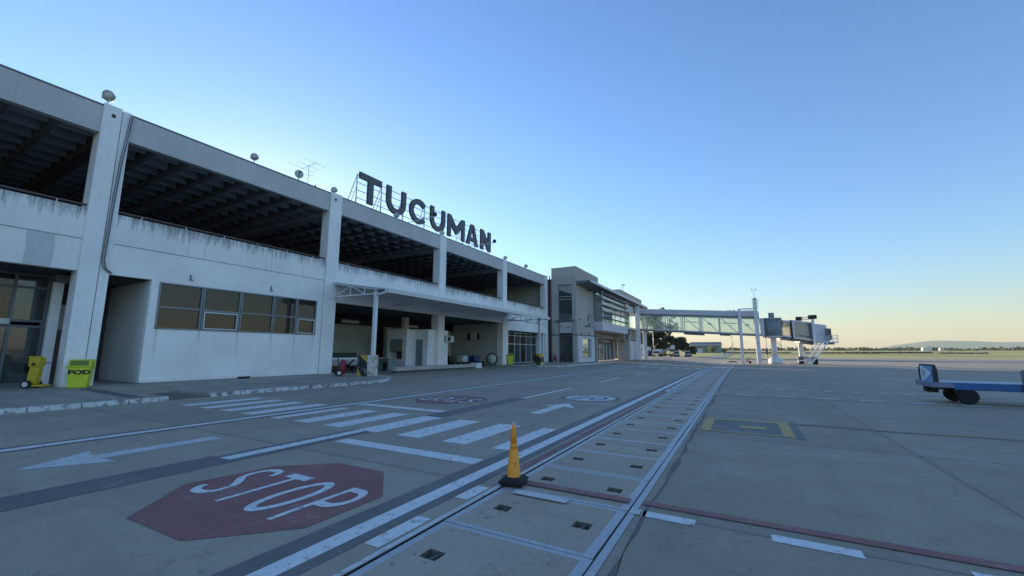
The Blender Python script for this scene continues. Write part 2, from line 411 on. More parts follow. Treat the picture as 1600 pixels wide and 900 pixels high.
def decal(b, pts, h, n=1):
    """flat painted shape following the ground; pts a convex-or-simple outline"""
    vs = [b.bm.verts.new((x, y, zg(x, y)+h)) for x, y in pts]
    f = b.bm.faces.new(vs); f.material_index = b.mi
    if f.normal.z < 0: pass
def strip_y(b, x0, x1, y0, y1, h, step=2.0, jit=0.0):
    n = max(1, int((y1-y0)/step)); ys = span(y0, y1, n); 
    cuts = sorted(set([y for y in YS if y0 < y < y1] + [y0, y1]))
    prev = None
    for y in cuts:
        a = b.bm.verts.new((x0, y, zg(x0, y)+h)); c = b.bm.verts.new((x1, y, zg(x1, y)+h))
        if prev: f = b.bm.faces.new((prev[0], prev[1], c, a)); f.material_index = b.mi
        prev = (a, c)
def rect(b, x0, x1, y0, y1, h): strip_y(b, x0, x1, y0, y1, h)
def fin(b, name):
    for f in b.bm.faces:
        f.normal_update()
        if f.normal.z < 0: f.normal_flip()
    return struct(b.build(name, recalc=False))
H1, H2, H3 = .004, .008, .012

# dark seal and black outlines beside the white lines
b = mb('black')
rect(b, -3.44, -3.22, -6, 64, H1); rect(b, -3.03, -2.90, -6, 64, H1)
rect(b, -10.80, -10.64, -10, 48, H1); rect(b, -10.42, -10.28, -10, 48, H1)
rect(b, -7.22, -6.58, -12, 3.45, H1); rect(b, -7.14, -7.00, 3.45, 5.98, H1); rect(b, -6.76, -6.58, 3.45, 5.98, H1)
rect(b, -7.08, -6.50, 8.1, 12.7, H1); 
fin(b, 'dark_line_border')
b = mb('white'); rect(b, -3.22, -3.03, -8, 98, H1); rect(b, -10.64, -10.42, -12, 64, H1); fin(b, 'lane_line')
b = mb('white')
rect(b, -7.00, -6.76, 3.45, 5.975, H1)
for y0, y1 in ((12.8, 17.4), (21.7, 26), (30.6, 34.9), (39.8, 44.2), (49, 53.5), (58, 62.5), (67, 71.5), (76, 80)): rect(b, -6.80, -6.62, y0, y1, H1)
fin(b, 'centre_line')
b = mb('white')
for x in (-14.75, -13.65, -12.55, -11.45): rect(b, x-.05, x+.48, 6.05, 8.25, H1)
for x0, x1 in ((-10.12, -9.80), (-9.2, -8.65), (-8.1, -7.56), (-7.02, -6.46), (-5.93, -5.36), (-4.82, -4.29), (-3.76, -3.45)): rect(b, x0, x1, 6.0, 8.08, H1)
fin(b, 'crosswalk')
b = mb('whiteworn')
for k in range(9): rect(b, -13.2+k*1.12, -12.65+k*1.12, 45.9, 48.3, H1)
rect(b, -13.2, -10.0, 41.5, 41.85, H1)
fin(b, 'far_crosswalk')
b = mb('white'); rect(b, -10.33, -7.04, 8.75, 9.06, H1); rect(b, -6.47, -3.46, 5.04, 5.33, H1); fin(b, 'stop_line')

def pen_ribbon(b, path, ax, ay, tr, h, closed=False):
    pts = []
    n = len(path)
    for i in range(n):
        if closed: a, c = path[(i-1) % n], path[(i+1) % n]
        else: a, c = path[max(0, i-1)], path[min(n-1, i+1)]
        dx, dy = c[0]-a[0], c[1]-a[1]; L = math.hypot(dx, dy); nx, ny = -dy/L, dx/L
        w = math.sqrt((ax*nx)**2+(ay*ny)**2)/2
        # pen offset point along the normal, shaped like an elliptical nib
        ox, oy = ax*ax*nx/(4*w), ay*ay*ny/(4*w)
        pts.append(((path[i][0]+ox, path[i][1]+oy), (path[i][0]-ox, path[i][1]-oy)))
    rng = range(n if closed else n-1)
    V = [tuple(b.bm.verts.new((*tr(*q), 0)) for q in pr) for pr in pts]
    for pr in V:
        for v in pr: v.co.z = zg(v.co.x, v.co.y)+h
    for i in rng:
        j = (i+1) % n
        f = b.bm.faces.new((V[i][0], V[j][0], V[j][1], V[i][1])); f.material_index = b.mi
def bez(p0, p1, p2, p3, n=8):
    return [tuple((1-t)**3*a+3*(1-t)**2*t*b_+3*(1-t)*t*t*c+t**3*d for a, b_, c, d in zip(p0, p1, p2, p3)) for t in [i/n for i in range(n+1)]]
def ell(cx, cy, rx, ry, a0, a1, n=20): return [(cx+rx*math.cos(R(a0+(a1-a0)*i/n)), cy+ry*math.sin(R(a0+(a1-a0)*i/n))) for i in range(n+1)]
def S_path(w, h):
    return (bez((.90*w, .78*h), (.88*w, .97*h), (.66*w, .95*h), (.5*w, .95*h)) [:-1] + bez((.5*w, .95*h), (.15*w, .95*h), (.04*w, .72*h), (.28*w, .58*h))[:-1] +
            bez((.28*w, .58*h), (.5*w, .48*h), (.98*w, .42*h), (.92*w, .2*h))[:-1] + bez((.92*w, .2*h), (.86*w, .04*h), (.2*w, -.02*h), (.08*w, .22*h)))
def stop_mark(cx, cy, flip, name):
    sx = -1 if flip else 1
    b = mb('red' if not flip else 'redworn')
    o = [(-.50, -1.17), (-1.21, -.40), (-1.02, .59), (-.39, 1.14), (.51, 1.15), (1.21, .47), (1.21, -.46), (.54, -1.14)]
    decal(b, [(cx+sx*x, cy+sx*y) for x, y in o], H1)
    fin(b, name)
    b = mb('white'); hh = 1.03; base = -.52
    def T(x0):
        return lambda x, y: (cx+sx*(x0+x), cy+sx*(base+y))
    pen_ribbon(b, S_path(.42, hh), .075, .11, T(-.99), H2)
    t = T(-.44)
    for q in ([(.17, 0), (.24, 0), (.24, hh-.145), (.17, hh-.145)], [(0, hh-.145), (.17, hh-.145), (.24, hh-.145), (.41, hh-.145), (.41, hh), (0, hh)]): decal(b, [t(*p) for p in q], H2)
    pen_ribbon(b, ell(.22, hh/2, .175, hh/2-.06, 0, 360)[:-1], .085, .12, T(.10), H2, True)
    t = T(.70); decal(b, [t(*p) for p in [(0, 0), (.07, 0), (.07, hh), (0, hh)]], H2)
    pen_ribbon(b, [(.07, hh-.06), (.16, hh-.06)] + ell(.18, hh-.29, .15, .23, 88, -88, 14) + [(.16, hh-.52), (.07, hh-.52)], .075, .12, t, H2)
    fin(b, name.replace('sign', 'lettering'))
stop_mark(-4.80, 3.0, False, 'stop_sign_marking')
stop_mark(-8.60, 11.2, True, 'faded_stop_sign_marking')

b = mb('whiteworn')
decal(b, [(-8.66, 1.74), (-9.28, 2.62), (-8.84, 2.56), (-8.50, 2.56), (-8.10, 2.60)], H1)
decal(b, [(-8.84, 2.565), (-8.84, 4.2), (-8.50, 4.2), (-8.50, 2.565)], H1)
fin(b, 'long_arrow_marking')
b = mb('white')
decal(b, [(-4.98, 9.82), (-4.66, 9.82), (-4.66, 11.46), (-4.98, 11.46)], H1)
decal(b, [(-5.34, 11.25), (-4.985, 11.47), (-4.655, 11.47), (-4.26, 11.25), (-4.79, 12.2)], H1)
fin(b, 'arrow_marking')
b = mb('black'); decal(b, [(-4.70+1.02*math.cos(R(a)), 13.98+1.04*math.sin(R(a))) for a in range(0, 360, 10)], H1); fin(b, 'roundel_border')
b = mb('whiteworn'); decal(b, [(-4.70+.87*math.cos(R(a)), 13.98+.88*math.sin(R(a))) for a in range(0, 360, 10)], H2); fin(b, 'roundel_marking')
b = mb('black')
tr = lambda x, y: (-5.32+x, 13.45+y)
pen_ribbon(b, ell(.26, .80, .2, .22, 160, -20, 10) + [(.05, .06)], .11, .13, tr, H3); pen_ribbon(b, [(.05, .06), (.5, .06)], .1, .12, tr, H3)
pen_ribbon(b, ell(.92, .52, .24, .44, 0, 360)[:-1], .12, .15, tr, H3, True)
fin(b, 'roundel_digits')

# dashes, red lines, apron markings
b = mb('white')
for k, (y0, y1) in enumerate([(2.60, 3.26), (3.85, 4.30), (1.35, 2.0), (.1, .75)]): rect(b, -2.885, -2.715, y0, y1, H1)
for k in range(16): rect(b, -2.87, -2.70, 18.05+k*1.55, 18.8+k*1.55, H1)
x = -2.41
for x0, x1 in ((-.98, -.49), (.12, .74), (1.36, 1.98), (2.6, 3.2), (3.85, 4.45), (5.1, 5.7)): rect(b, x0, x1, 4.34, 4.49, H1)
for k in range(8): rect(b, -.24+k*1.21, .38+k*1.21, 17.93-.03*k, 18.10-.03*k, H1)
rect(b, -.98, -.84, 17.9, 18.1, H1)
for k in range(8): rect(b, -.36+k*.82, -.10+k*.82, 21.3-.03*k, 21.5-.03*k, H1)
fin(b, 'dashed_line')
b = mb('red'); rect(b, -1.02, 9, 4.64, 4.77, .009); fin(b, 'red_line')
b = mb('redworn'); rect(b, -2.83, -2.70, 4.75, 17.9, H1); fin(b, 'faded_red_line')
# yellow marking box
b = mb('black')
decal(b, [(-.66, 9.6), (.6, 9.6), (.6, 11.2), (-.66, 11.15)], H1); decal(b, [(.8, 9.4), (.95, 9.35), (.95, 11.5), (.8, 11.5)], H1)
fin(b, 'dark_marking_base')
b = mb('yellow')
decal(b, [(-.84, 9.5), (-.66, 9.5), (-.66, 11.3), (-.84, 11.3)], H2); decal(b, [(.60, 9.5), (.80, 9.5), (.80, 11.45), (.60, 11.4)], H2)
decal(b, [(-.655, 11.13), (.595, 11.18), (.595, 11.4), (-.655, 11.3)], H2); decal(b, [(-.655, 9.5), (.595, 9.5), (.595, 9.60), (-.655, 9.60)], H2)
decal(b, [(-.15, 10.15), (.36, 10.2), (.36, 10.5), (-.15, 10.45)], H2)
fin(b, 'yellow_marking')
b = mb('black')
pts = [(.95+.5*i, 11.28+.05*math.sin(i*1.3)) for i in range(28)]
for i in range(27):
    w = .10+.04*math.sin(i*.9); w2 = .10+.04*math.sin((i+1)*.9)
    decal(b, [(pts[i][0], pts[i][1]-w), (pts[i+1][0], pts[i+1][1]-w2), (pts[i+1][0], pts[i+1][1]+w2), (pts[i][0], pts[i][1]+w)], H1)
fin(b, 'tyre_mark')
b = mb('yellow')
for i in range(27):
    decal(b, [(pts[i][0], pts[i][1]-.02), (pts[i+1][0], pts[i+1][1]-.02), (pts[i+1][0], pts[i+1][1]+.02), (pts[i][0], pts[i][1]+.02)], H2)
fin(b, 'faded_yellow_line')
b = mb('black')
for y in (17.62, 21.08):
    pts = [(-.95+.5*i, y+.03*math.sin(i*2.3)-.015*i) for i in range(34)]
    for i in range(33):
        decal(b, [(pts[i][0], pts[i][1]-.035), (pts[i+1][0], pts[i+1][1]-.035), (pts[i+1][0], pts[i+1][1]+.035), (pts[i][0], pts[i][1]+.035)], H1)
fin(b, 'tar_joint')

# ------------------------------------------------------------------ drain: channel, edge angles and concrete covers
b = mb('dark')
pv = None
for y in [v for v in YS if -12 <= v <= 110]:
    ring = [b.bm.verts.new((x, y, zg(x, y)+z)) for x, z in ((-2.615, 0.0), (-2.615, -.3), (-1.10, -.3), (-1.10, 0.0))]
    if pv:
        for i in range(3): b.bm.faces.new((pv[i], pv[i+1], ring[i+1], ring[i]))
    pv = ring
struct(b.build('drain_channel'))
b = mb('steel')
strip_y(b, -1.098, -1.03, -8, 109, .006); fin(b, 'drain_edge_steel')
b = mb('whiteworn'); strip_y(b, -2.675, -2.617, -8, 109, .006); fin(b, 'drain_edge_paint')
b = mb('patch')
pts = [(-.955+.02*math.sin(i*1.7), -.915+.03*math.sin(i*2.9)+.02*math.sin(i*.7), -8+i*.5) for i in range(230)]
for i in range(229):
    decal(b, [(pts[i][0], pts[i][2]), (pts[i][1], pts[i][2]), (pts[i+1][1], pts[i+1][2]), (pts[i+1][0], pts[i+1][2])], H1)
fin(b, 'drain_edge_seal')

def make_cover():
    t = thing('drain_cover', '', 'drain cover')
    xs = [-.738, -.665, -.49, -.325, .365, .535, .65, .735]; ys = [-.551, -.50, -.072, .072, .50, .551]
    b = mb('cover')
    for i in range(7):
        for j in range(5):
            if i in (2, 4) and j == 2: continue
            b.mat('steel' if (i in (0, 6) or j in (0, 4)) else 'cover')
            b.face([(xs[i], ys[j], 0), (xs[i+1], ys[j], 0), (xs[i+1], ys[j+1], 0), (xs[i], ys[j+1], 0)])
    bmesh.ops.remove_doubles(b.bm, verts=b.bm.verts, dist=1e-4)
    # skirts
    b.mat('cover')
    for x0, y0, x1, y1 in ((xs[0], ys[0], xs[-1], ys[0]), (xs[-1], ys[0], xs[-1], ys[-1]), (xs[-1], ys[-1], xs[0], ys[-1]), (xs[0], ys[-1], xs[0], ys[0])):
        b.face([(x0, y0, 0), (x0, y0, -.12), (x1, y1, -.12), (x1, y1, 0)])
    o = b.build('slab', t, recalc=False)
    for i in (2, 4):
        b = mb('pocket'); x0, x1, y0, y1 = xs[i], xs[i+1], ys[2], ys[3]
        for q in ([(x0, y0), (x1, y0)], [(x1, y0), (x1, y1)], [(x1, y1), (x0, y1)], [(x0, y1), (x0, y0)]):
            (a, c), (d, e) = q; b.face([(a, c, 0), (a, c, -.05), (d, e, -.05), (d, e, 0)])
        b.face([(x0, y0, -.05), (x1, y0, -.05), (x1, y1, -.05), (x0, y1, -.05)])
        h = b.build('handle_pocket', t, recalc=False)
        cx = (x0+x1)/2
        m_ = mb('graymetal'); m_.cyl((cx-.03, y0+.002, -.03), (cx+.02, y1-.002, -.028), .010, n=8); m_.build('handle', h)
    return t
cov0 = make_cover()
ncov = 0
for k in range(-2, 86):
    yc = 3.86+1.115*k if k < 12 else 3.86+1.115*k
    if yc < 1.2 or yc > 100: continue
    c = cov0 if ncov == 0 else copy_tree(cov0)
    ncov += 1
    c.location = (-1.855+random.uniform(-.006, .006), yc+random.uniform(-.006, .006), zg(-1.855, yc)-.002+random.uniform(-.003, .002))
    c.rotation_euler = (0, 0, R(random.uniform(-.25, .25)))
    g = 'concrete drain covers in a row along the apron'
    if abs(yc-3.86) < .1: lb = 'concrete drain cover with a broken white dash, just in front of the orange cone'
    elif abs(yc-4.975) < .1: lb = 'concrete drain cover crossed by the red line beside the orange cone'
    elif abs(yc-2.745) < .1: lb = 'large concrete drain cover, second from the bottom edge of the photo'
    elif yc < 2: lb = 'cut-off concrete drain cover at the bottom edge of the photo'
    elif abs(yc-6.09) < .1: lb = 'concrete drain cover right behind the one crossed by the red line'
    elif yc < 18: lb = 'concrete drain cover with two dark handle pockets, between the cone and the far dashed line'
    else: lb = 'small far concrete drain cover beyond the dashed line, towards the jet bridge'
    c['label'] = lb; c['group'] = g
# paint crossing the covers lies on top of them
b = mb('red'); rect(b, -2.55, -1.16, 4.62, 4.76, .010); fin(b, 'red_line_across_drain')
b = mb('whiteworn'); rect(b, -2.40, -1.74, 4.27, 4.40, .010); rect(b, -1.09, -.99, 4.34, 4.48, .010)
rect(b, -2.52, -2.04, 17.83, 18.0, .010); rect(b, -1.44, -1.16, 17.86, 18.02, .010)
fin(b, 'dash_across_drain')

# ------------------------------------------------------------------ sidewalk and kerbs
def slab(name, key, outline, z0, z1, bev=0):
    b = mb(key); b.extrude([(x, y, z0) for x, y in outline], (0, 0, z1-z0)); return struct(b.build(name, bevel=bev))
SX = -16.62
slab('sidewalk', 'pave', [(-24.6, -14), (SX, -14), (SX, 6.42), (SX-1.6, 6.42), (-19.2, 6.6), (-19.2, 7.5), (SX-1.6, 7.62), (SX, 7.64), (SX, 15.3), (-17.0, 16.2), (-18.6, 18.0), (-24.25, 18.2), (-24.25, 8.2), (-29.4, 8.2), (-29.4, -14)], -.05, .12)
slab('sidewalk_ramp', 'patch', [(-19.19, 6.6), (-16.5, 6.45), (-16.5, 7.6), (-19.19, 7.5)], -.05, .03)
b = mb('patch'); b.face([(-23.0, 5.85, .1245), (-17.0, 5.55, .1245), (-17.0, 5.95, .1245), (-23.0, 6.25, .1245)]); struct(b.build('tactile_strip'))
slab('far_sidewalk', 'pave', [(-24.24, 40.9), (-19, 40.2), (-17.4, 40.6), (-17.1, 41.6), (-17.1, 48.7), (-17.1, 62), (-20.3, 62), (-20.3, 55.1), (-24.24, 55.1)], -.05, .12)
def kerb(name, pts, w=.20):
    b = mb('kerb')
    for i in range(len(pts)-1):
        (x0, y0), (x1, y1) = pts[i], pts[i+1]; L = math.hypot(x1-x0, y1-y0); n = max(1, round(L/1.0))
        dx, dy = (x1-x0)/L, (y1-y0)/L; nx, ny = dy*w, -dx*w
        for k in range(n):
            a = k*L/n + .008; c = (k+1)*L/n - .008; j = random.uniform(-.012, .012); zt = .135+random.uniform(-.008, .008); jz = random.uniform(-.006, .006)
            A = (x0+dx*a+j, y0+dy*a); B = (x0+dx*c+j, y0+dy*c)
            b.hexa([(A[0], A[1], -.06), (A[0]+nx, A[1]+ny, -.06), (B[0]+nx, B[1]+ny, -.06), (B[0], B[1], -.06),
                    (A[0], A[1], zt+jz), (A[0]+nx*.8, A[1]+ny*.8, zt), (B[0]+nx*.8, B[1]+ny*.8, zt), (B[0], B[1], zt+jz)])
    return struct(b.build(name, bevel=.025))
kerb('kerb', [(SX, -14), (SX, 6.4)]); kerb('kerb', [(SX, 7.62), (SX, 15.3), (-17.0, 16.2), (-18.6, 18.0), (-24.2, 18.2)])
kerb('kerb', [(-24.2, 40.88), (-19, 40.18)][::-1][::-1]); kerb('kerb', [(-19, 40.2), (-17.4, 40.6), (-17.1, 41.6), (-17.1, 62)][::1])

# ------------------------------------------------------------------ terminal building (long concrete block)
FX = -24.6; CY = [-5.6, 6.25, 18.05, 30.15, 42.0, 54.2]
ZB, ZT = 11.40, 12.75     # roof beam
SB, ST = 5.02, 7.82       # spandrel
term = thing('terminal_building', 'long white concrete terminal with open upper bays and stained spandrels', 'building', (FX, 24, 0))
def T(b, name, bevel=0., parent=None): 
    o = b.build(name, None, bevel); o.parent = parent or term
    if parent is None: o.matrix_parent_inverse = Matrix.Translation((-FX, -24, 0))
    return o
EX = 54.95
for i, cy in enumerate(CY):
    if i in (0, 1, 3, 5):     # split columns with a movement joint
        b = mb('column')
        b.box(FX-.75, FX+.10, cy-.50, cy+.13, 0, ZT+.06); b.box(FX-.75, FX+.04, cy+.17, cy+.50, 0, ZT+.03)
        b.mat('ribs'); b.box(FX-.70, FX-.04, cy+.13, cy+.17, 0, ZT)
    else:
        b = mb('column'); b.box(FX-.75, FX+.08, cy-.47, cy+.47, 0, ZT+.05)
    T(b, 'column', .012)
for i in range(len(CY)-1):
    y0, y1 = CY[i]+.502, CY[i+1]-.502
    b = mb('parapet'); b.box(FX-.35, FX, y0, y1, ZB, ZT-.07); b.mat('graymetal'); b.box(FX-.38, FX+.03, y0, y1, ZT-.068, ZT); T(b, 'roof_beam', .01)
    b = mb('spandrel'); b.box(FX-.30, FX, y0, y1, 6.44, ST); b.box(FX-.30, FX-.003, y0, y1, SB, 6.41); b.mat('ribs'); b.box(FX-.28, FX-.02, y0, y1, 6.41, 6.44)
    T(b, 'spandrel', .008)
    b = mb('brown'); b.bar((FX-.12, y0, ST+.15), (FX-.12, y1, ST+.15), .05, .09); b.mat('lightalu')
    n = 6
    for k in range(n): y = y0+(k+.5)*(y1-y0)/n; b.box(FX-.15, FX-.09, y-.02, y+.02, ST-.01, ST+.13)
    T(b, 'guard_rail')
BX = -39.0
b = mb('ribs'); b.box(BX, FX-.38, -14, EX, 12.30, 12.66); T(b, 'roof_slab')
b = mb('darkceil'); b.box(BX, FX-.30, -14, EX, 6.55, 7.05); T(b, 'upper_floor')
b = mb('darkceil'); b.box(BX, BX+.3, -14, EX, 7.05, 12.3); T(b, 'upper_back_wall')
b = mb('innerwall'); b.box(BX+.3, FX-.76, EX-.3, EX, 7.05, 12.3); T(b, 'upper_end_wall')
for i, cy in enumerate(CY[:5]):
    b = mb('brownbeam' if i < 2 else 'litdirtyrib'); b.box(BX+.3, FX-.36, cy-.26, cy+.26, ZB-.05, 12.298); T(b, 'cross_beam')
for i in range(len(CY)-1):
    y0, y1 = CY[i]+.27, CY[i+1]-.27; n = 8; p = (y1-y0)/(n+.0)
    b = mb('ribs')
    for k in range(1, n+0): 
        y = y0+k*p; b.hexa([(BX+.3, y-.09, ZB+.02), (FX-.37, y-.09, ZB+.02), (FX-.37, y+.09, ZB+.02), (BX+.3, y+.09, ZB+.02), (BX+.3, y-.15, 12.299), (FX-.37, y-.15, 12.299), (FX-.37, y+.15, 12.299), (BX+.3, y+.15, 12.299)])
    b.mat('litdirtyrib')
    x = FX-1.35
    while x > BX+1:
        for k in range(n):
            a0 = y0+k*p+(.15 if k else .01); a1 = y0+(k+1)*p-(.15 if k < n-1 else .01)
            c0 = a0+.0; c1 = a1
            if k: c0 -= .055
            if k < n-1: c1 += .055
            b.hexa([(x-.03, c0+.02, ZB+.16), (x+.03, c0+.02, ZB+.16), (x+.03, c1-.02, ZB+.16), (x-.03, c1-.02, ZB+.16), (x-.20, a0, 12.297), (x+.20, a0, 12.297), (x+.20, a1, 12.297), (x-.20, a1, 12.297)])
        x -= 1.32
    T(b, 'coffered_ceiling')
# conduit and small things on the big column
b = mb('graymetal')
pp = [(FX+.13, 6.75, ZT-.1), (FX+.13, 6.60, 10.2), (FX+.13, 6.55, 8.6), (FX+.13, 6.50, 5.6), (FX+.13, 6.58, 5.25), (FX+.10, 6.82, 5.05)]
for a, c in zip(pp, pp[1:]): b.cyl(a, c, .028, n=8)
pp = [(p[0], p[1]-.075, p[2]) for p in pp]
for a, c in zip(pp, pp[1:]): b.cyl(a, c, .02, n=8)
T(b, 'conduit')
b = mb('dark')
for cy in (6.1, 17.95): b.box(FX+.10, FX+.13, cy-.06, cy+.06, 12.25, 12.40)
for y in (9.4, 9.9): pass
T(b, 'drain_spout')
for y in (9.85, 14.0): b = mb('graymetal'); b.box(FX+.002, FX+.05, y-.03, y+.03, 5.25, 5.5); b.box(FX+.002, FX+.12, y-.03, y+.10, 5.22, 5.25); T(b, 'wall_bracket')
b = mb('graymetal')
for y in (44.2, 47.6, 50.8): b.box(FX+.002, FX+.05, y-.03, y+.03, 5.6, 5.95); b.box(FX+.002, FX+.12, y-.03, y+.6, 5.57, 5.60)
b.bar((FX+.03, 42.6, 5.55), (FX+.03, 53.6, 5.5), .04)
T(b, 'wall_bracket')

b = mb('ribs')
for y in (9.62, 10.35, 13.9, 16.0): b.box(FX+.0005, FX+.002, y-.006, y+.006, 6.44, ST-.02)
T(b, 'panel_seam')
b = mb('towerlow'); b.face([(FX+.004, 4.18, SB+.01), (FX+.004, 4.95, SB+.01), (FX+.004, 4.99, 5.8), (FX+.004, 4.93, 6.39), (FX+.004, 4.15, 6.40), (FX+.004, 4.22, 5.7)]); T(b, 'bare_patch')
# ground floor, bay with the white brick front and ribbon window
W0, W1, WZ0, WZ1 = 8.62, 17.12, 2.66, 4.96
b = mb('brick')
b.box(FX-.28, FX-.004, 8.30, 17.54, .12, WZ0); b.box(FX-.28, FX-.004, 8.30, W0, WZ0, SB); b.box(FX-.28, FX-.004, W1, 17.54, WZ0, SB); b.box(FX-.28, FX-.004, W0, W1, WZ1, SB)
b.mat('column'); b.box(FX, FX+.03, 8.30, 17.54, .12, .30)
T(b, 'brick_front', .006)
b = mb('wall'); b.box(-29.6, FX-.285, 8.30, 8.50, .12, SB); T(b, 'side_wall')
mull = [8.62, 10.50, 12.38, 14.26, 15.72, 17.12]
for k in range(5):
    y0, y1 = mull[k], mull[k+1]
    f = mb('framealu')
    f.box(FX-.12, FX+.03, y0+(.0 if k == 0 else .03), y0+.07+(.0 if k == 0 else .03), WZ0, WZ1); f.box(FX-.12, FX+.03, y1-.07, y1, WZ0, WZ1)
    f.box(FX-.12, FX+.03, y0+.1, y1-.07, WZ0, WZ0+.07); f.box(FX-.12, FX+.03, y0+.1, y1-.07, WZ1-.07, WZ1); f.box(FX-.12, FX+.03, y0+.1, y1-.07, 3.70, 3.78)
    if k in (1, 4):
        f.mat('lightalu'); a, c = y0+.13, y1-.10
        f.box(FX-.02, FX+.045, a, c, WZ0+.09, WZ0+.14); f.box(FX-.02, FX+.045, a, c, 3.60, 3.67); f.box(FX-.02, FX+.045, a, a+.05, WZ0+.14, 3.60); f.box(FX-.02, FX+.045, c-.05, c, WZ0+.14, 3.60)
    fo = T(f, 'window', .004)
    g = mb('glass'); g.box(FX-.08, FX-.06, y0+.1, y1-.07, WZ0+.07, 3.70); g.box(FX-.08, FX-.06, y0+.1, y1-.07, 3.78, WZ1-.07)
    go = g.build('pane', None); go.parent = fo
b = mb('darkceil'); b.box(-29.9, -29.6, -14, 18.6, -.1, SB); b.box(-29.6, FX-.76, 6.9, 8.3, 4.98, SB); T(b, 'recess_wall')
b = mb('graymetal'); 
for z in (3.0, 2.0): b.box(-29.6, -29.5, 6.9, 8.3, z, z+.06)
T(b, 'door_rail')
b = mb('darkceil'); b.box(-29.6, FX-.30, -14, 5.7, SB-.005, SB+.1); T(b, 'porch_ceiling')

# left bay: glazed entrance
b = mb('graymetal'); GX = -27.5
ys = [-8, -5.6, -3.2, -.8, 1.6, 3.1, 4.62, 5.62]
for y in ys: b.box(GX-.06, GX+.06, y-.05, y+.05, .12, SB)
for a, c in zip(ys, ys[1:]):
    for z in (.12, 2.62, 2.86, 4.35): b.box(GX-.05, GX+.05, a+.05, c-.05, z, z+.10)
    b.box(GX-.05, GX+.05, a+.05, c-.05, SB-.1, SB)
fr = T(b, 'entrance_frame', .004)
b = mb('glass')
for a, c in list(zip(ys, ys[1:]))[:-1]: b.box(GX-.012, GX+.0, a+.05, c-.05, 2.96, 4.35); b.box(GX-.012, GX+.0, a+.05, c-.05, 4.45, SB-.1)
b.mat('glassdark')
a, c = ys[-2], ys[-1]; b.box(GX-.012, GX, a+.05, c-.05, 2.96, SB-.1)
for a, c in zip(ys, ys[1:]): b.box(GX-.012, GX+.0, a+.05, c-.05, .22, 2.62)
g = b.build('entrance_glass', None); g.parent = fr
b = mb('column'); b.box(-27.30, -27.05, 5.66, 5.98, .12, 4.9); b.mat('ribs'); b.box(-27.4, -26.6, 5.6, 6.1, 4.7, SB-.01); T(b, 'slim_pillar')
b = mb('offwhite'); b.box(GX+.07, GX+.17, 2.4, 4.60, 2.74, 2.98); T(b, 'door_header')
b = mb('brownbeam'); b.box(-28.6, -28.4, 5.7, 6.6, .12, 3.6); b.mat('innerwall'); b.box(-28.6, -28.38, 5.7, 6.6, 2.6, 3.8); T(b, 'notice_wall')

# covered loading bays between columns 3 and 5
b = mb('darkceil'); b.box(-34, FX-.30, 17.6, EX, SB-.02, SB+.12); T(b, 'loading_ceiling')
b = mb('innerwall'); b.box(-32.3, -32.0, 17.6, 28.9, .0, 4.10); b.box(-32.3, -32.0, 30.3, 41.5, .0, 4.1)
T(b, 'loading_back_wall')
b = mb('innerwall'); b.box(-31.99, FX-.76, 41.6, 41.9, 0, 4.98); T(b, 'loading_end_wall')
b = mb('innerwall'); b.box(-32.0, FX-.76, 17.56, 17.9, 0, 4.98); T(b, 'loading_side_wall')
b = mb('column'); b.box(-29.4, -28.9, 29.9, 30.4, 0, 5.0); T(b, 'inner_column')
b = mb('offwhite')
for y0, y1 in ((19, 20.6), (22.2, 23.4), (25.0, 27.0), (33.5, 35.3)): b.box(-32.2, -32.1, y0, y1, 4.25, 4.55)
T(b, 'bright_sky_panel')  # off-white colour stands in for bright sky in the clerestory openings
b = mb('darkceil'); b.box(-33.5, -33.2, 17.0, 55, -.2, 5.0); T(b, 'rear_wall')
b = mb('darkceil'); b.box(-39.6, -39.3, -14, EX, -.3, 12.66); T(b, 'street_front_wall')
b = mb('wall'); b.box(-39.3, FX-.76, EX-.3, EX, -.2, 6.5); T(b, 'end_wall')
# entrance bay right (column 5-6)
b = mb('brick'); b.box(FX-.28, FX-.004, 42.52, 42.95, .12, SB); b.box(FX-.28, FX-.004, 42.95, 53.7, 4.22, SB); T(b, 'entrance_lintel', .006)
b = mb('wall'); b.box(FX-1.6, FX-.285, 42.54, 42.74, .12, 4.2); b.box(FX-1.6, FX-.285, 53.5, 53.7, .12, 4.2); T(b, 'reveal_wall')
b = mb('lightalu'); ys = [42.95, 45.0, 46.8, 48.4, 50.1, 51.8, 53.3]; GX2 = FX-1.3
for y in ys: b.box(GX2-.05, GX2+.05, y-.05, y+.05, .12, 4.2)
for a, c in zip(ys, ys[1:]):
    for z in (.14, 2.55, 3.65, 4.08): b.box(GX2-.045, GX2+.045, a+.05, c-.05, z, z+.09)
fr = T(b, 'entrance_frame')
b = mb('glass'); 
for k, (a, c) in enumerate(zip(ys, ys[1:])):
    b.mat('glass' if k in (0, 1, 3, 5) else 'glassdark')
    b.box(GX2-.01, GX2, a+.05, c-.05, .23, 2.55); b.box(GX2-.01, GX2, a+.05, c-.05, 2.64, 3.65); b.box(GX2-.01, GX2, a+.05, c-.05, 3.74, 4.08)
g = b.build('entrance_glass', None); g.parent = fr
b = mb('darkceil'); b.box(-30, GX2-.2, 42.6, 53.6, .1, 4.9); T(b, 'interior_core')

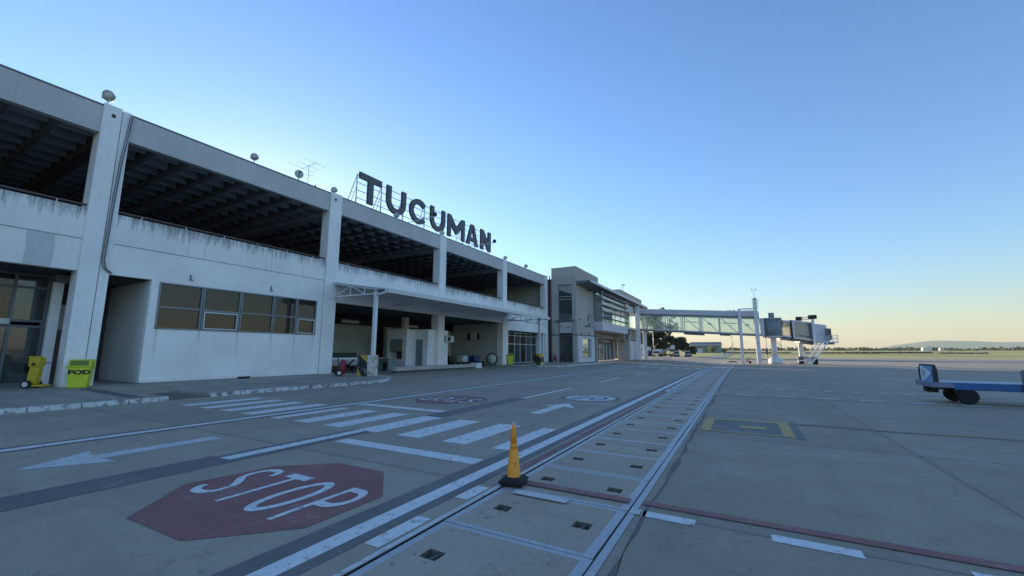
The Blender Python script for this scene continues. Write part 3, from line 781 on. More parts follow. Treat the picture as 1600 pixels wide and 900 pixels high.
# ------------------------------------------------------------------ canopy over the loading bays
can = thing('entrance_canopy', 'low steel truss canopy sloping out from the stained spandrel over the loading bays', 'canopy', (-24.5, 30, 0))
def C(b, name, bevel=0.): o = b.build(name, None, bevel); o.parent = can; o.matrix_parent_inverse = Matrix.Translation((24.5, -30, 0)); return o
CX0, CX1, CZ0, CZ1 = FX+.04, -19.23, 6.38, 5.52
b = mb('canopy')
b.hexa([(CX0, 18.2, CZ0-.05), (CX1, 18.2, CZ1-.05), (CX1, 43.0, CZ1-.05), (CX0, 43.0, CZ0-.05), (CX0, 18.2, CZ0+.02), (CX1, 18.2, CZ1+.02), (CX1, 43.0, CZ1+.02), (CX0, 43.0, CZ0+.02)])
C(b, 'roof_sheet')
b = mb('offwhite'); b.box(CX1+.002, CX1+.16, 18.15, 43.05, CZ1-.24, CZ1+.05); C(b, 'gutter', .01)
for i, y in enumerate((18.30, 24.2, 30.1, 36, 42.9)):
    b = mb('bridgewhite' if y < 20 else ('bridge' if y < 40 else 'graymetal')); zc = lambda x: CZ0+(CZ1-CZ0)*(x-CX0)/(CX1-CX0)-.10
    b.bar((CX0, y, zc(CX0)), (CX1, y, zc(CX1)), .07); b.bar((CX0, y, 5.36), (CX1-.1, y, zc(CX1)-.12), .07)
    for xa, za, xb, zb in ((CX0+.1, 5.36, -22.8, zc(-22.8)), (-22.8, zc(-22.8), -22.8, 5.36), (-22.8, zc(-22.8), -21.4, 5.36), (-21.4, zc(-21.4), -21.4, 5.36)): b.bar((xa, y, za), (xb, y, zb), .05)
    C(b, 'truss')
for y, x in ((18.1, -20.1), (42.3, -20.1)):
    b = mb('bridgewhite'); b.box(x-.12, x-.015, y-.09, y+.09, 1.3, 5.55); b.box(x+.015, x+.12, y-.09, y+.09, 1.3, 5.55)
    b.mat('bridge'); b.box(x-.014, x+.014, y-.06, y+.06, 1.3, 5.5); C(b, 'post', .008)
b = mb('bridgewhite'); b.cyl((-20.0, 18.05, 5.15), (-19.2, 18.05, 5.30), .06, n=10); b.cyl((-19.2, 18.05, 5.30), (-19.2, 18.05, 5.45), .06, n=10); b.mat('graymetal'); b.box(-20.3, -19.4, 18.0, 18.3, 5.42, 5.5)
C(b, 'drain_pipe')
def base_block(x, y, label):
    t = thing('post_base', label, 'concrete block', (x, y, .12), 0)
    b = mb('wblock'); b.box(-.42, .42, -.42, .42, 0, 1.26); b.build('block', t, .02)
    b = mb('yblock'); e = .424
    # camera-facing (-Y) face: yellow field with black diagonal band
    b.face([(-.42, -e, .0), (-.05, -e, .0), (-.42, -e, .45)]); b.face([(-.3, -e, 1.26), (.418, -e, 1.26), (.418, -e, .78)])
    b.mat('kblock'); b.face([(-.05, -e, 0), (.418, -e, 0), (.418, -e, .78), (-.3, -e, 1.26), (-.42, -e, 1.26), (-.42, -e, .45)])
    if 'far' in label:
        b.mat('yblock'); b.face([(e, -.418, 0), (e, .418, 0), (e, .418, .25), (e, -.418, .35)]); b.face([(e, -.418, 1.26), (e, .418, 1.26), (e, .418, .95), (e, -.418, .80)])
        b.mat('kblock'); b.face([(e, -.418, .35), (e, .418, .25), (e, .418, .95), (e, -.418, .80)])
    b.build('hazard_stripes', t, recalc=False)
    return t
base_block(-20.15, 18.1-.6, 'chipped concrete block with black and yellow stripes under the near canopy post').location = (-20.12, 17.75, .12)
base_block(-20.15, 42.0, 'far concrete block with black and yellow chevrons at the entrance canopy post').location = (-20.1, 42.1, .12)

# ------------------------------------------------------------------ roof things
def floodlight(x, y, z, r, label, az=-52, tilt=26):
    t = thing('floodlight', label, 'floodlight', (x, y, 12.75), R(az), 'round floodlights along the roof edge')
    h = z-12.75
    b = mb('graymetal'); b.cyl((0, 0, 0), (0, 0, h-r*.9), .02, n=8); b.bar((0, -r*.9, h-r*.5), (0, r*.9, h-r*.5), .03); b.bar((0, -r, h-r*.5), (0, -r, h+.02), .03); b.bar((0, r, h-r*.5), (0, r, h+.02), .03); b.build('bracket', t)
    b = mb('offwhite'); b.lathe([(.001, -.12), (r*.5, -.11), (r*.9, -.03), (r, -.01), (r, .03), (r*.88, .035), (r*.86, .0)], (0, 0, 0), 'X', 28); o = b.build('lamp_shade', t, recalc=True); o.location = (0, 0, h); o.rotation_euler = (0, R(tilt), 0)
    b = mb('lampglass'); b.lathe([(0.001, .012), (r*.84, .012), (r*.84, .02), (.001, .024)], (0, 0, 0), 'X', 28); g = b.build('lens', o)
    return t
floodlight(-24.75, 5.9, 13.30, .26, 'large round floodlight on top of the leftmost visible roof column')
floodlight(-24.75, 12.42, 13.18, .22, 'round floodlight alone on the roof beam, between the big column and the antenna')
floodlight(-24.75, 17.95, 13.10, .22, 'round floodlight on the roof column just left of the letter T')
floodlight(-24.65, 23.95, 13.02, .22, 'round floodlight just under the first letter U of the sign')
floodlight(-24.75, 30.1, 13.1, .22, 'round floodlight on the roof column below the second letter U')
floodlight(-24.75, 42.4, 13.15, .24, 'round floodlight on the roof column right of the last letter')
floodlight(-24.75, 48.0, 13.15, .26, 'smallest round floodlight, near the right end of the long roof', -50)
# dish and aerial
t = thing('satellite_dish', 'small pale dish on the roof edge beside the wire aerial', 'dish', (-24.9, 15.35, 12.75))
b = mb('graymetal'); b.cyl((0, 0, 0), (0, 0, .55), .03, n=8); b.build('mast', t)
b = mb('offwhite'); b.lathe([(.001, -.1), (.16, -.07), (.27, 0), (.275, .01), (.16, -.055), (.001, -.085)], (0, 0, 0), 'X', 24); o = b.build('dish', t); o.location = (0, 0, .55); o.rotation_euler = (0, R(10), R(-20))
b = mb('dark'); b.cyl((0, 0, 0), (.3, 0, .06), .012, n=6); b.box(.28, .38, -.05, .05, .02, .12); b.build('receiver', o)
t = thing('tv_aerial', 'thin wire television aerial standing on the roof edge left of the sign', 'aerial', (-24.9, 16.0, 12.75))
b = mb('graymetal'); b.cyl((0, 0, 0), (0, 0, 1.45), .016, n=6); b.build('mast', t)
b = mb('graymetal'); b.bar((-.75, 0, 1.38), (.75, 0, 1.42), .018)
for x, L, z in ((-.7, 1.0, 1.40), (.0, .85, 1.39), (.7, .8, 1.42)): b.bar((x, -L, z), (x, L, z), .012)
b.bar((-.2, -.35, .75), (.2, .35, .75), .014)
b.build('elements', t)
t = thing('sensor', 'tiny dark sensor on the roof edge right of the aerial', 'sensor', (-24.8, 16.5, 12.75)); b = mb('dark'); b.cyl((0, 0, 0), (0, 0, .14), .035, .05, n=10); b.lathe([(.001, .14), (.06, .16), (.04, .2), (.001, .21)], (0, 0, 0)); b.build('sensor_head', t)

# rooftop sign
sign = thing('rooftop_sign', 'large dark grey TUCUMAN letters on a steel frame above the roof', 'sign', (-26, 31, 12.66))
LZ = 13.68-12.66; LH = 2.42; s_ = .5
def letter(ch, y0, y1, polys):
    b = mb('letter')
    for P in polys:
        b.extrude([(0, y0-31+p[0], LZ+p[1]) for p in P], (-.20, 0, 0), 'letteredge')
    o = b.build('letter_'+ch, sign); o['label'] = 'letter '+ch.upper(); return o
def ribbon_poly(path, w):
    L = []; Rr = []
    for i in range(len(path)):
        a, c = path[max(0, i-1)], path[min(len(path)-1, i+1)]; dx, dy = c[0]-a[0], c[1]-a[1]; l = math.hypot(dx, dy); nx, ny = -dy/l*w/2, dx/l*w/2
        L.append((path[i][0]+nx, path[i][1]+ny)); Rr.append((path[i][0]-nx, path[i][1]-ny))
    return L+Rr[::-1]
h = LH
w = 2.33; letter('t', 21.15, 0, [[(0, h), (w, h), (w, h-.52), (w/2+.28, h-.52), (w/2+.28, 0), (w/2-.28, 0), (w/2-.28, h-.52), (0, h-.52)]])
def U(w): 
    r = w/2-.27
    return [ribbon_poly([(.27, h), (.27, h*.7), (.27, r+.30)] + [(w/2-r*math.cos(R(a)), .27+r-r*math.sin(R(a))) for a in range(10, 180, 10)] + [(w-.27, r+.30), (w-.27, h*.7), (w-.27, h)], .52)]
letter('u', 24.08, 0, U(2.35)); letter('u', 29.85, 0, U(2.32))
w = 2.5; r = w/2-.26; ry = h/2-.25
letter('c', 26.93, 0, [ribbon_poly([(w/2+r*math.cos(R(a)), h/2+ry*math.sin(R(a))) for a in range(40, 325, 9)], .52)])
w = 3.0; s = .52
letter('m', 32.62, 0, [[(0, 0), (s, 0), (s, h-1.05), (w/2, .42), (w-s, h-1.05), (w-s, 0), (w, 0), (w, h), (w-s, h), (w/2, 1.25), (s, h), (0, h)]])
w = 2.36; k = w/2
Lh = [(0, 0), (.62, 0), (.72, .42), (k, .42), (k, .86), (.86, .86), (k, 1.95), (k, h), (k-.30, h)]
letter('a', 35.96, 0, [Lh, [(w-x, y) for x, y in Lh][::-1]])
w = 2.2
letter('n', 38.86, 0, [[(0, 0), (.58, 0), (.58, h-1.1), (w-.58, 0), (w, 0), (w, h), (w-.58, h), (w-.58, 1.1), (.58, h), (0, h)]])
b = mb('steel')
rows = [LZ+.30, LZ+.95, LZ+1.6, LZ+2.2]
for z in rows: b.bar((-.36, -9.9, z), (-.36, 10.05, z), .045)
for y in (21.15, 23.75, 26.4, 29.3, 32.3, 35.7, 38.1, 41.0):
    y -= 31; b.bar((-.36, y, 0), (-.36, y, LZ+2.3), .06); b.bar((-2.0, y, 0), (-.36, y, LZ+2.2), .05); b.bar((-1.35, y, LZ+.05), (-.36, y, LZ-.2), .035); b.bar((-.95, y, LZ+.85), (-.36, y, LZ+.7), .035)
    b.bar((-.36, y, LZ+1.3), (-1.2, y+.55, 0), .035); b.bar((-.36, y, LZ+1.35), (-1.9, y+.3, 0), .03)
b.build('support_frame', sign)
for x0, y0, y1, lab in ((-24.55, 25.3, 28.75, 'sign floodlight on a long sloping arm in front of the second letter U'), (-24.55, 34.4, 39.2, 'sign floodlight on a long sloping arm in front of the last letter N')):
    t = thing('sign_lamp', lab, 'lamp', (-24.75, y0, 12.75), 0, 'arm lamps lighting the rooftop sign')
    b = mb('lightalu'); b.cyl((0, 0, 0), (1.05, y1-y0-1.0, 1.15), .035, n=8); b.build('arm', t)
    b = mb('dark'); q = (1.05, y1-y0-1.0, 1.15); b.lathe([(.05, .12), (.19, .10), (.21, -.05), (.12, -.22), (.04, -.26)], (q[0], q[1], q[2]+.2), 'X', 16); b.build('lamp_head', t)

# ------------------------------------------------------------------ tower block with glass box
tw = thing('terminal_annex', 'beige stair tower and glazed box with a sloping flat roof fin, beside the long terminal', 'building', (-20.3, 62, 0))
def A(b, name, bevel=0., parent=None): 
    o = b.build(name, None, bevel); o.parent = parent or tw; o.matrix_parent_inverse = Matrix.Translation((20.3, -62, 0)); return o
TX = -20.3; TY = 55.15; TZ = 14.05
b = mb('tower')
# -Y face with openings (x -24.1..-20.3); windows x -23.15..-20.95
ox0, ox1 = -23.10, -20.95
TB = -24.15
b.box(TB, ox0, TY, TY+.5, 0, TZ); b.box(ox1, TX, TY, TY+.5, 0, TZ)
b.box(ox0, ox1, TY, TY+.5, 11.4, TZ); b.box(ox0, ox1, TY, TY+.5, 4.9+1.1, 6.2)
b.box(TX-.4, TX, TY+.5, 63.2, 3.95, TZ)
b.box(TX-.4, TX-.002, 63.2, 66, 11.6, TZ); b.box(TB, TX-.4, 65.6, 66, 0, TZ); b.box(TB, TB+.3, TY+.5, 65.6, 0, TZ); b.box(TB+.3, TX-.4, TY+.5, 65.6, TZ-.6, TZ-.3)
A(b, 'tower_walls', .01)
b = mb('towerlow')
wy0, wy1 = 57.4, 61.6
b.box(TX-.38, TX+.02, TY+.5, wy0, 0.1, 3.95); b.box(TX-.38, TX+.02, wy1, 63.2, 0.1, 3.95); b.box(TX-.38, TX+.02, wy0, wy1, 0.1, .80); b.box(TX-.38, TX+.02, wy0, wy1, 3.55, 3.95)
A(b, 'dado_wall', .01)
b = mb('glassblue'); b.box(TX-.30, TX-.28, wy0, wy1, .8, 3.55); A(b, 'lobby_window')
b = mb('tower'); b.box(TX-.02, TX+.05, wy0-.15, wy1+.15, .72, .80); A(b, 'window_sill')
b = mb('brown'); b.bar((-24.8, TY-.06, 4.05), (TX+.1, TY-.06, 4.0), .09); b.bar((TX+.07, TY-.06, 4.0), (TX+.07, 68, 4.15), .09)
for y in (57.0, 60.3): b.box(TX+.02, TX+.10, y, y+.06, 4.1, 4.6)
for x in (-23.9, -21.0): b.box(x, x+.06, TY-.08, TY-.02, 4.1, 4.6)
A(b, 'rusty_pipe')
b = mb('graymetal')
for z0, z1 in ((6.2, 11.4), (.12, 6.0)):
    b.box(ox0, ox0+.08, TY+.2, TY+.3, z0, z1); b.box(ox1-.08, ox1, TY+.2, TY+.3, z0, z1)
    for z in (z0, z1-.08): b.box(ox0+.08, ox1-.08, TY+.2, TY+.3, z, z+.08)
b.mat('lightalu')
for z in (9.6, 9.2, 3.95): b.box(ox0+.08, ox1-.08, TY+.18, TY+.28, z, z+.07)
fr = A(b, 'stair_window_frame')
b = mb('glassblue'); b.box(ox0+.08, ox1-.08, TY+.24, TY+.26, 9.95, 11.3); b.box(ox0+.08, ox1-.08, TY+.24, TY+.26, 4.3, 5.9)
b.mat('glassdark'); b.box(ox0+.08, ox1-.08, TY+.24, TY+.26, 6.3, 9.9); b.box(ox0+.08, ox1-.08, TY+.24, TY+.26, .2, 3.9)
g = b.build('stair_window_glass', None); g.parent = fr
b = mb('graymetal'); b.box(ox0-.35, ox1+.35, TY-.5, TY-.002, 6.0, 6.18); A(b, 'window_ledge', .01)
b = mb('maroon'); b.cyl((-24.35, 54.95+.02, .12), (-24.35, 54.97, 12.9), .09, n=10); A(b, 'downpipe')
# recess behind downpipe
b = mb('brownbeam'); b.box(-30, -24.16, 55.1, 65, -.1, 12.4); A(b, 'joint_panel')
# roof fin
b = mb('graymetal')
b.hexa([(TX+.002, 55.2, 11.35), (-18.1, 55.2, 11.65), (-18.1, 96, 11.35), (TX+.002, 96, 11.05), (TX+.002, 55.2, 11.85), (-18.1, 55.2, 11.80), (-18.1, 96, 11.55), (TX+.002, 96, 11.6)])
b.mat('bridge'); b.box(-18.098, -18.04, 55.2, 96, 11.48, 11.84)
A(b, 'roof_fin', .01)
# glass box: y 63.2 .. 80
b = mb('bridge'); b.box(TX-1, -18.9, 63.2, 80.0, 5.0, 6.35); A(b, 'box_floor_band', .01)
b = mb('cleargrey'); b.box(-19.04, -19.02, 63.4, 79.9, 6.36, 11.3); A(b, 'front_glazing')
b = mb('cleargrey'); b.box(-21.5, -19.05, 63.26, 63.28, 6.36, 11.3); A(b, 'side_glazing')
b = mb('graymetal')
for z in (7.0, 7.95, 8.95, 9.95, 10.8): b.box(-18.98, -18.55, 62.95, 80.0, z, z+.12)
A(b, 'louvre')
b = mb('lightalu')
for y in (63.3, 78.6): b.box(-19.0, -18.85, y, y+.35, 6.36, 11.3)
b.mat('graymetal')
for y in (67.4, 71.4, 75.2): b.box(-19.15, -19.05, y, y+.12, 6.36, 11.3)
A(b, 'mullion')
b = mb('wall'); b.box(-30, -22, 80.2, 80.5, 5, 11.3); b.box(-30, -29.7, 66, 80, 5, 11.3); A(b, 'hall_wall')
b = mb('graymetal'); b.box(-30, TX-1, 66.1, 80, 11.3, 11.6); b.box(-30, TX-1, 66.1, 96, 4.9, 5.1); A(b, 'hall_roof')
# lower storey below the glass box
b = mb('tower'); b.box(-22.4, -22.0, 63.3, 66.0, 0, 5.0); b.box(-22.4, -22.0, 66.0, 84, 4.1, 5.0); b.mat('towerlow'); b.box(-22.4, -21.9, 84.5, 90, 0, 4.9); b.mat('tower'); b.box(-21.9, -19.6, 66.2+17, 84.3, 0, 4.98)
A(b, 'lower_walls')
b = mb('signred'); b.box(-21.99, -21.8, 69, 80, 3.0, 4.05); sg = A(b, 'door_sign')
b = mb('offwhite'); 
for k in range(9): b.box(-21.79, -21.78, 72+k*.55, 72.35+k*.55, 3.45, 3.6)
o = b.build('sign_lettering', None); o.parent = sg
for y in (68.5, 70.8, 73, 75.2, 77.5, 80.2): b = mb('lightalu'); b.box(-22.0, -21.88, y, y+.3, .1, 3.0); fr = A(b, 'door_post')
b = mb('glassdark'); b.box(-21.98, -21.96, 68.8, 80.2, .1, 3.0); o = b.build('lobby_glass', None); o.parent = fr
b = mb('glassblue'); b.box(-21.95, -21.93, 80.6, 83.1, .3, 5.0); A(b, 'lobby_side_glass')
b = mb('wall'); b.box(-21.9, -19.6, 84.5, 92, 0, 3.9); b.mat('tower'); b.box(-24, -19.9, 81, 91, 3.92, 6.2); b.mat('brown'); b.box(-19.598, -19.5, 84.5, 92, 3.9, 4.05); A(b, 'end_wall', .01)
b = mb('bridge'); b.box(-24, -19.5, 80.1, 92, 6.2, 6.6); b.box(-24, -19.3, 80.1, 92, 9.6, 11.0); A(b, 'bridge_landing')
b = mb('clear'); b.box(-19.9, -19.86, 81.2, 88, 6.6, 9.6); A(b, 'landing_glass')
b = mb('brown'); 
for y in (82.0, 83.2, 84.4): b.box(-19.85, -19.7, y, y+.3, 4.05, 6.2); b.box(-19.84, -19.7, y, y+.3, 6.6, 9.6)
A(b, 'landing_post')
b = mb('tower'); b.box(-27, -22.2, 88, 110, 11.0, 15.2) ; A(b, 'roof_block', .02)
for q in ((-19.05, -18.25, 87.2, 87.9, 0, 11.3), (-17.75, -17.25, 88.6, 89.1, 0, 6.1), (-19.3, -18.6, 95, 95.6, 0, 11.1)): b = mb('bridgewhite'); b.box(*q); A(b, 'white_pillar', .01)
# emblem on the tower wall
b = mb('graymetal'); b.lathe([(.70, .0), (.86, 0), (.86, .06), (.70, .06), (.70, .0)], (TX+.002, 60.9, 6.50), 'X', 28)
b.extrude([(TX+.003, 60.45, 5.86), (TX+.003, 61.05, 5.74), (TX+.003, 60.75, 5.45)], (.05, 0, 0)); b.box(TX+.003, TX+.05, 60.62, 60.78, 6.2, 6.95)
b.mat('offwhite'); b.extrude([(TX+.003, 60.95, 6.0), (TX+.003, 61.35, 6.15), (TX+.003, 61.5, 6.6), (TX+.003, 61.25, 7.0), (TX+.003, 60.95, 7.1)], (.05, 0, 0))
A(b, 'wall_emblem')
b = mb('dark')
for k in range(6): b.box(TX+.002, TX+.04, 58.8+k*.36, 59.02+k*.36, 5.38, 5.58)
b.mat('graymetal')
for k in range(8): b.box(TX+.002, TX+.03, 61.1+k*.3, 61.3+k*.3, 5.4, 5.5)
A(b, 'wall_lettering')
t = thing('security_camera', 'small round camera on the beige tower wall left of the emblem', 'camera', (TX, 56.6, 6.35)); b = mb('dark'); b.lathe([(.001, .16), (.10, .1), (.13, 0), (.001, 0)], (0, 0, 0), 'X', 14); b.build('camera_dome', t); b = mb('offwhite'); b.box(0, .1, -.15, .15, .08, .2); b.build('mount', t)
t = thing('security_camera', 'camera on a bracket under the sloping roof fin of the tower', 'camera', (TX, 60.2, 11.0)); b = mb('graymetal'); b.bar((0, 0, 0), (.5, 0, .1), .08); b.build('mount', t); b = mb('dark'); b.box(.3, .65, -.3, .3, -.05, .18); b.build('camera_body', t)
t = thing('roof_lamp', 'thin lamp pole on the far roof block above the glass box', 'lamp', (-22.6, 92, 15.2)); b = mb('graymetal'); b.cyl((0, 0, 0), (0, 0, 1.6), .05, n=8); b.build('pole', t); b = mb('offwhite'); b.box(-.1, .5, -.15, .15, 1.4, 1.65); b.build('lamp_head', t)

# ------------------------------------------------------------------ jet bridge
jb = thing('jet_bridge', 'long glazed passenger boarding bridge reaching from the tower over the apron', 'jet bridge', (5.3, 89, -.55))
JI = Matrix.Translation((-5.3, -89, .55))
def J(b, name, bevel=0., parent=None): o = b.build(name, None, bevel); o.parent = parent or jb; o.matrix_parent_inverse = JI; return o
sl = -.0717; zx = lambda x, z: z+sl*x
def jbox(b, x0, x1, y0, y1, z0, z1):
    b.hexa([(x0, y0, zx(x0, z0)), (x1, y0, zx(x1, z0)), (x1, y1, zx(x1, z0)), (x0, y1, zx(x0, z0)), (x0, y0, zx(x0, z1)), (x1, y0, zx(x1, z1)), (x1, y1, zx(x1, z1)), (x0, y1, zx(x0, z1))])
X0, X1 = -19.2, 3.35; YA, YB = 88.0, 91.2
b = mb('bridge'); jbox(b, X0, X1, YA, YB, 8.35, 9.12); b.mat('bridgewhite'); jbox(b, X0, X1, YA-.08, YB+.08, 9.12, 9.36); b.mat('graymetal'); jbox(b, X0, X1, YA-.03, YB+.03, 8.08, 8.35); J(b, 'walkway_roof', .01)
b = mb('bridge'); jbox(b, X0, X1, YA, YB, 4.98, 5.22); b.mat('graymetal'); jbox(b, X0, X1, YA+.05, YB-.05, 4.82, 4.98)
jbox(b, -9.8, -6.2, YA+.3, YB-.5, 4.45, 4.81); jbox(b, -3.4, -1.6, YA+.3, YB-.5, 4.6, 4.81); J(b, 'walkway_floor', .01)
b = mb('clear'); jbox(b, X0, X1, YA+.08, YA+.10, 5.22, 8.08); J(b, 'near_glazing')
b = mb('clear'); jbox(b, X0, X1, YB-.10, YB-.08, 5.22, 8.08); J(b, 'far_glazing')
vx = [-17.6, -16.75, -13.6, -13.2, -10.2, -9.88, -6.87, -6.56, -3.34, -.12, 3.1]
b = mb('bridge')
for x in vx: b.box(x-.07, x+.07, YA, YA+.07, zx(x, 5.221), zx(x, 8.079)); b.box(x-.07, x+.07, YB-.07, YB, zx(x, 5.221), zx(x, 8.079))
b.box(-3.40-.06, -3.40+.06, YA-.01, YA-.001, zx(-3.4, 5.22), zx(-3.4, 8.07))
J(b, 'mullion')
pv = [-16.6, -13.05, -9.75, -6.4, -3.2, -.0, 3.0]
for a, c in zip(pv, pv[1:]):
    b = mb('bridgewhite'); b.bar((a, YA+.03, zx(a, 8.07)), (c-.35, YA+.03, zx(c, 5.26)), .05, .14); J(b, 'diagonal_brace')
# faint lettering / emblems on the glazing
b = mb('graymetal')
for x0, n, zz in ((-9.6, 8, 6.85), (-3.0, 8, 6.85)):
    for k in range(n):
        x = x0+.2+k*.31; hgt = .16+.08*((k*7) % 3)/2; b.box(x, x+.2, YA+.055, YA+.075, zx(x, zz), zx(x, zz+hgt))
for x in (-5.1, 1.3):
    for k in range(-3, 4): b.box(x+k*.12, x+k*.12+.10, YA+.055, YA+.075, zx(x, 6.62), zx(x, 6.62+.38-.09*abs(k)))
J(b, 'glass_lettering')
b = mb('graymetal'); b.box(-1.8, -1.6, YA+1, YA+1.2, zx(-1.7, 9.36), zx(-1.7, 9.6)); b.box(-1.3, -1.1, YA+1, YA+1.2, zx(-1.2, 9.36), zx(-1.2, 9.6)); b.box(-.8, -.5, YA+1, YA+1.3, zx(-.7, 9.36), zx(-.7, 9.62)); J(b, 'roof_fitting')
for x, w, top in ((.20, .50, 9.72), (2.85, .62, 11.35)):
    for y in (YA-.55, YB+.1):
        tp = top if y < 89 else 9.7
        b = mb('bridgewhite'); b.box(x-w/2, x+w/2, y, y+.42, zg(x, y)-.05, tp); b.box(x-w/2-.08, x+w/2+.08, y-.08, y+.5, zg(x, y)-.05, zg(x, y)+.12); J(b, 'support_column', .02)
b = mb('bridgewhite'); b.box(.47, 2.53, YA-.5, YA-.2, 9.55, 9.75); b.box(.47, 2.53, YB+.15, YB+.4, 9.5, 9.7); J(b, 'column_crossbeam')
for k in range(5):
    z = 9.8+k*.36
    if k == 0: b = mb('graymetal')
    b.box(3.16, 3.46, YA-.45, YA-.3, z, z+.07); b.box(2.36, 2.54, YA-.45, YA-.3, z+.1, z+.17)
J(b, 'rung')
# transition panel, rotunda, pedestal
b = mb('bridge'); b.box(3.36, 4.05, YA-.05, YB+.05, 4.65, 7.85); J(b, 'transition_panel', .01)
b = mb('bridgedark'); b.lathe([(1.50, 4.55), (1.50, 7.72)], (5.35, 89.3, 0), 'Z', 20)
for k in range(20):
    t_ = 2*math.pi*(k+.5)/20; b.box(5.35+1.5*math.cos(t_)-.04, 5.35+1.5*math.cos(t_)+.04, 89.3+1.5*math.sin(t_)-.04, 89.3+1.5*math.sin(t_)+.04, 4.55, 7.70)
ro = J(b, 'rotunda')
b = mb('bridge'); b.lathe([(.5, 4.15), (1.62, 4.3), (1.62, 4.56)], (5.35, 89.3, 0), 'Z', 24); J(b, 'rotunda_rim'); b = mb('bridge'); b.lathe([(1.6, 7.7), (1.6, 7.86), (.2, 7.95)], (5.35, 89.3, 0), 'Z', 24); J(b, 'rotunda_rim')
b = mb('bridgedark'); b.lathe([(.46, 7.9), (.46, 8.85), (.001, 8.86)], (5.35, 89.3, 0), 'Z', 16); J(b, 'rotunda_cap')
b = mb('bridgewhite'); b.cyl((5.35, 89.3, .8), (5.35, 89.3, 4.25), .47, .43, 24); b.cyl((5.35, 89.3, -.6), (5.35, 89.3, .35), 1.12, 1.10, 28); b.cyl((5.35, 89.3, .35), (5.35, 89.3, .80), 1.10, .55, 28); J(b, 'pedestal')
b = mb('graymetal'); b.box(3.9, 4.3, 88.0, 88.3, 1.2, 2.3); b.cyl((4.1, 88.2, .2), (4.1, 88.2, 4.6), .06, n=8); b.cyl((6.4, 88.1, 2.0), (6.4, 88.1, 4.6), .04, n=8); b.cyl((6.4, 88.1, 2.6), (5.8, 88.3, 3.5), .05, n=8); J(b, 'control_box')
# telescopic tunnels along direction d
d = Vector((.90, .43, 0)).normalized(); nn = Vector((-d.y, d.x, 0)); O = Vector((5.35, 89.3, 0))
def tun(b, s0, s1, hw, zb, zt, drop=-.135):
    c = []
    for z in (zb, zt):
        for s, wv in ((s0, -hw), (s1, -hw), (s1, hw), (s0, hw)):
            q = O+d*s+nn*wv; c.append((q.x, q.y, z+drop*s))
    b.hexa(c)
b = mb('bridge'); tun(b, 1.2, 2.6, 1.25, 4.55, 4.8); tun(b, 1.2, 2.6, 1.25, 7.35, 7.6); J(b, 'inner_tunnel_frame')
b = mb('clear'); tun(b, 1.25, 2.55, 1.22, 4.8, 7.35); J(b, 'inner_tunnel_glazing')
b = mb('dark'); tun(b, 2.55, 2.75, 1.35, 4.3, 7.7); J(b, 'tunnel_seal')
b = mb('bridge')
tun(b, 2.75, 6.4, 1.45, 4.45, 4.75); tun(b, 2.75, 6.4, 1.45, 7.50, 7.80)
tun(b, 2.75, 3.05, 1.44, 4.75, 7.50)
J(b, 'outer_tunnel_frame', .01)
b = mb('graymetal'); tun(b, 1.3, 7.0, 1.1, 4.15, 4.44); tun(b, 4.2, 7.2, .8, 3.9, 4.14); J(b, 'tunnel_underframe')
b = mb('clear'); tun(b, 3.05, 6.4, 1.40, 4.75, 7.5); J(b, 'outer_tunnel_glazing')
b = mb('bridge')
for s in (3.6, 4.2, 4.8, 5.4): tun(b, s, s+.05, 1.43, 4.75, 7.5)
b.mat('bridgedark'); tun(b, 5.75, 6.38, 1.42, 4.76, 7.4)
b.mat('graymetal')
for k in range(9): tun(b, 4.0+k*.17, 4.0+k*.17+.11, 1.435, 5.0, 5.0+.15+.1*((k*5) % 3)/2)
J(b, 'tunnel_mullion')
# lift columns and bogie
def PT(s, w, z): q = O+d*s+nn*w; return (q.x, q.y, z)
for w in (-1.85, 1.85):
    b = mb('bridgewhite'); a = PT(6.1, w, 0); b.box(a[0]-.2, a[0]+.2, a[1]-.2, a[1]+.2, .8 if w > 0 else 2.2, 7.55); J(b, 'lift_column', .02)
    b = mb('dark'); b.box(a[0]-.62, a[0]+.62, a[1]-.35, a[1]+.35, 7.55, 8.25); J(b, 'drive_box', .03)
b = mb('graymetal'); b.bar(PT(6.1, -1.5, 7.6), PT(6.1, 1.5, 7.6), .12); b.bar(PT(6.1, -1.5, 7.95), PT(6.1, 1.5, 7.95), .12); J(b, 'lift_crossbar')
wz = -.55
for x0, y0 in ((9.45, 91.8), (11.45, 91.4)):
    for dy in (-.6, .6):
        b = mb('rubber'); b.cyl((x0-.38, y0+dy, wz+.50), (x0+.38, y0+dy, wz+.50), .50, n=20)
        o = J(b, 'wheel', .05)
        b = mb('bridge'); b.cyl((x0-.40, y0+dy, wz+.5), (x0+.40, y0+dy, wz+.5), .22, n=12); r_o = b.build('rim', None); r_o.parent = o
b = mb('bridgewhite'); b.box(8.8, 12.0, 90.55, 90.75, wz+.55, wz+.80); b.box(9.3, 9.8, 91.4, 91.9, wz+.6, 4.0); b.mat('graymetal'); b.box(9.0, 11.9, 91.0, 92.0, wz+1.02, wz+1.35); b.bar((9.7, 91.2, 2.0), (11.6, 91.2, .8), .08); J(b, 'bogie_frame', .01)
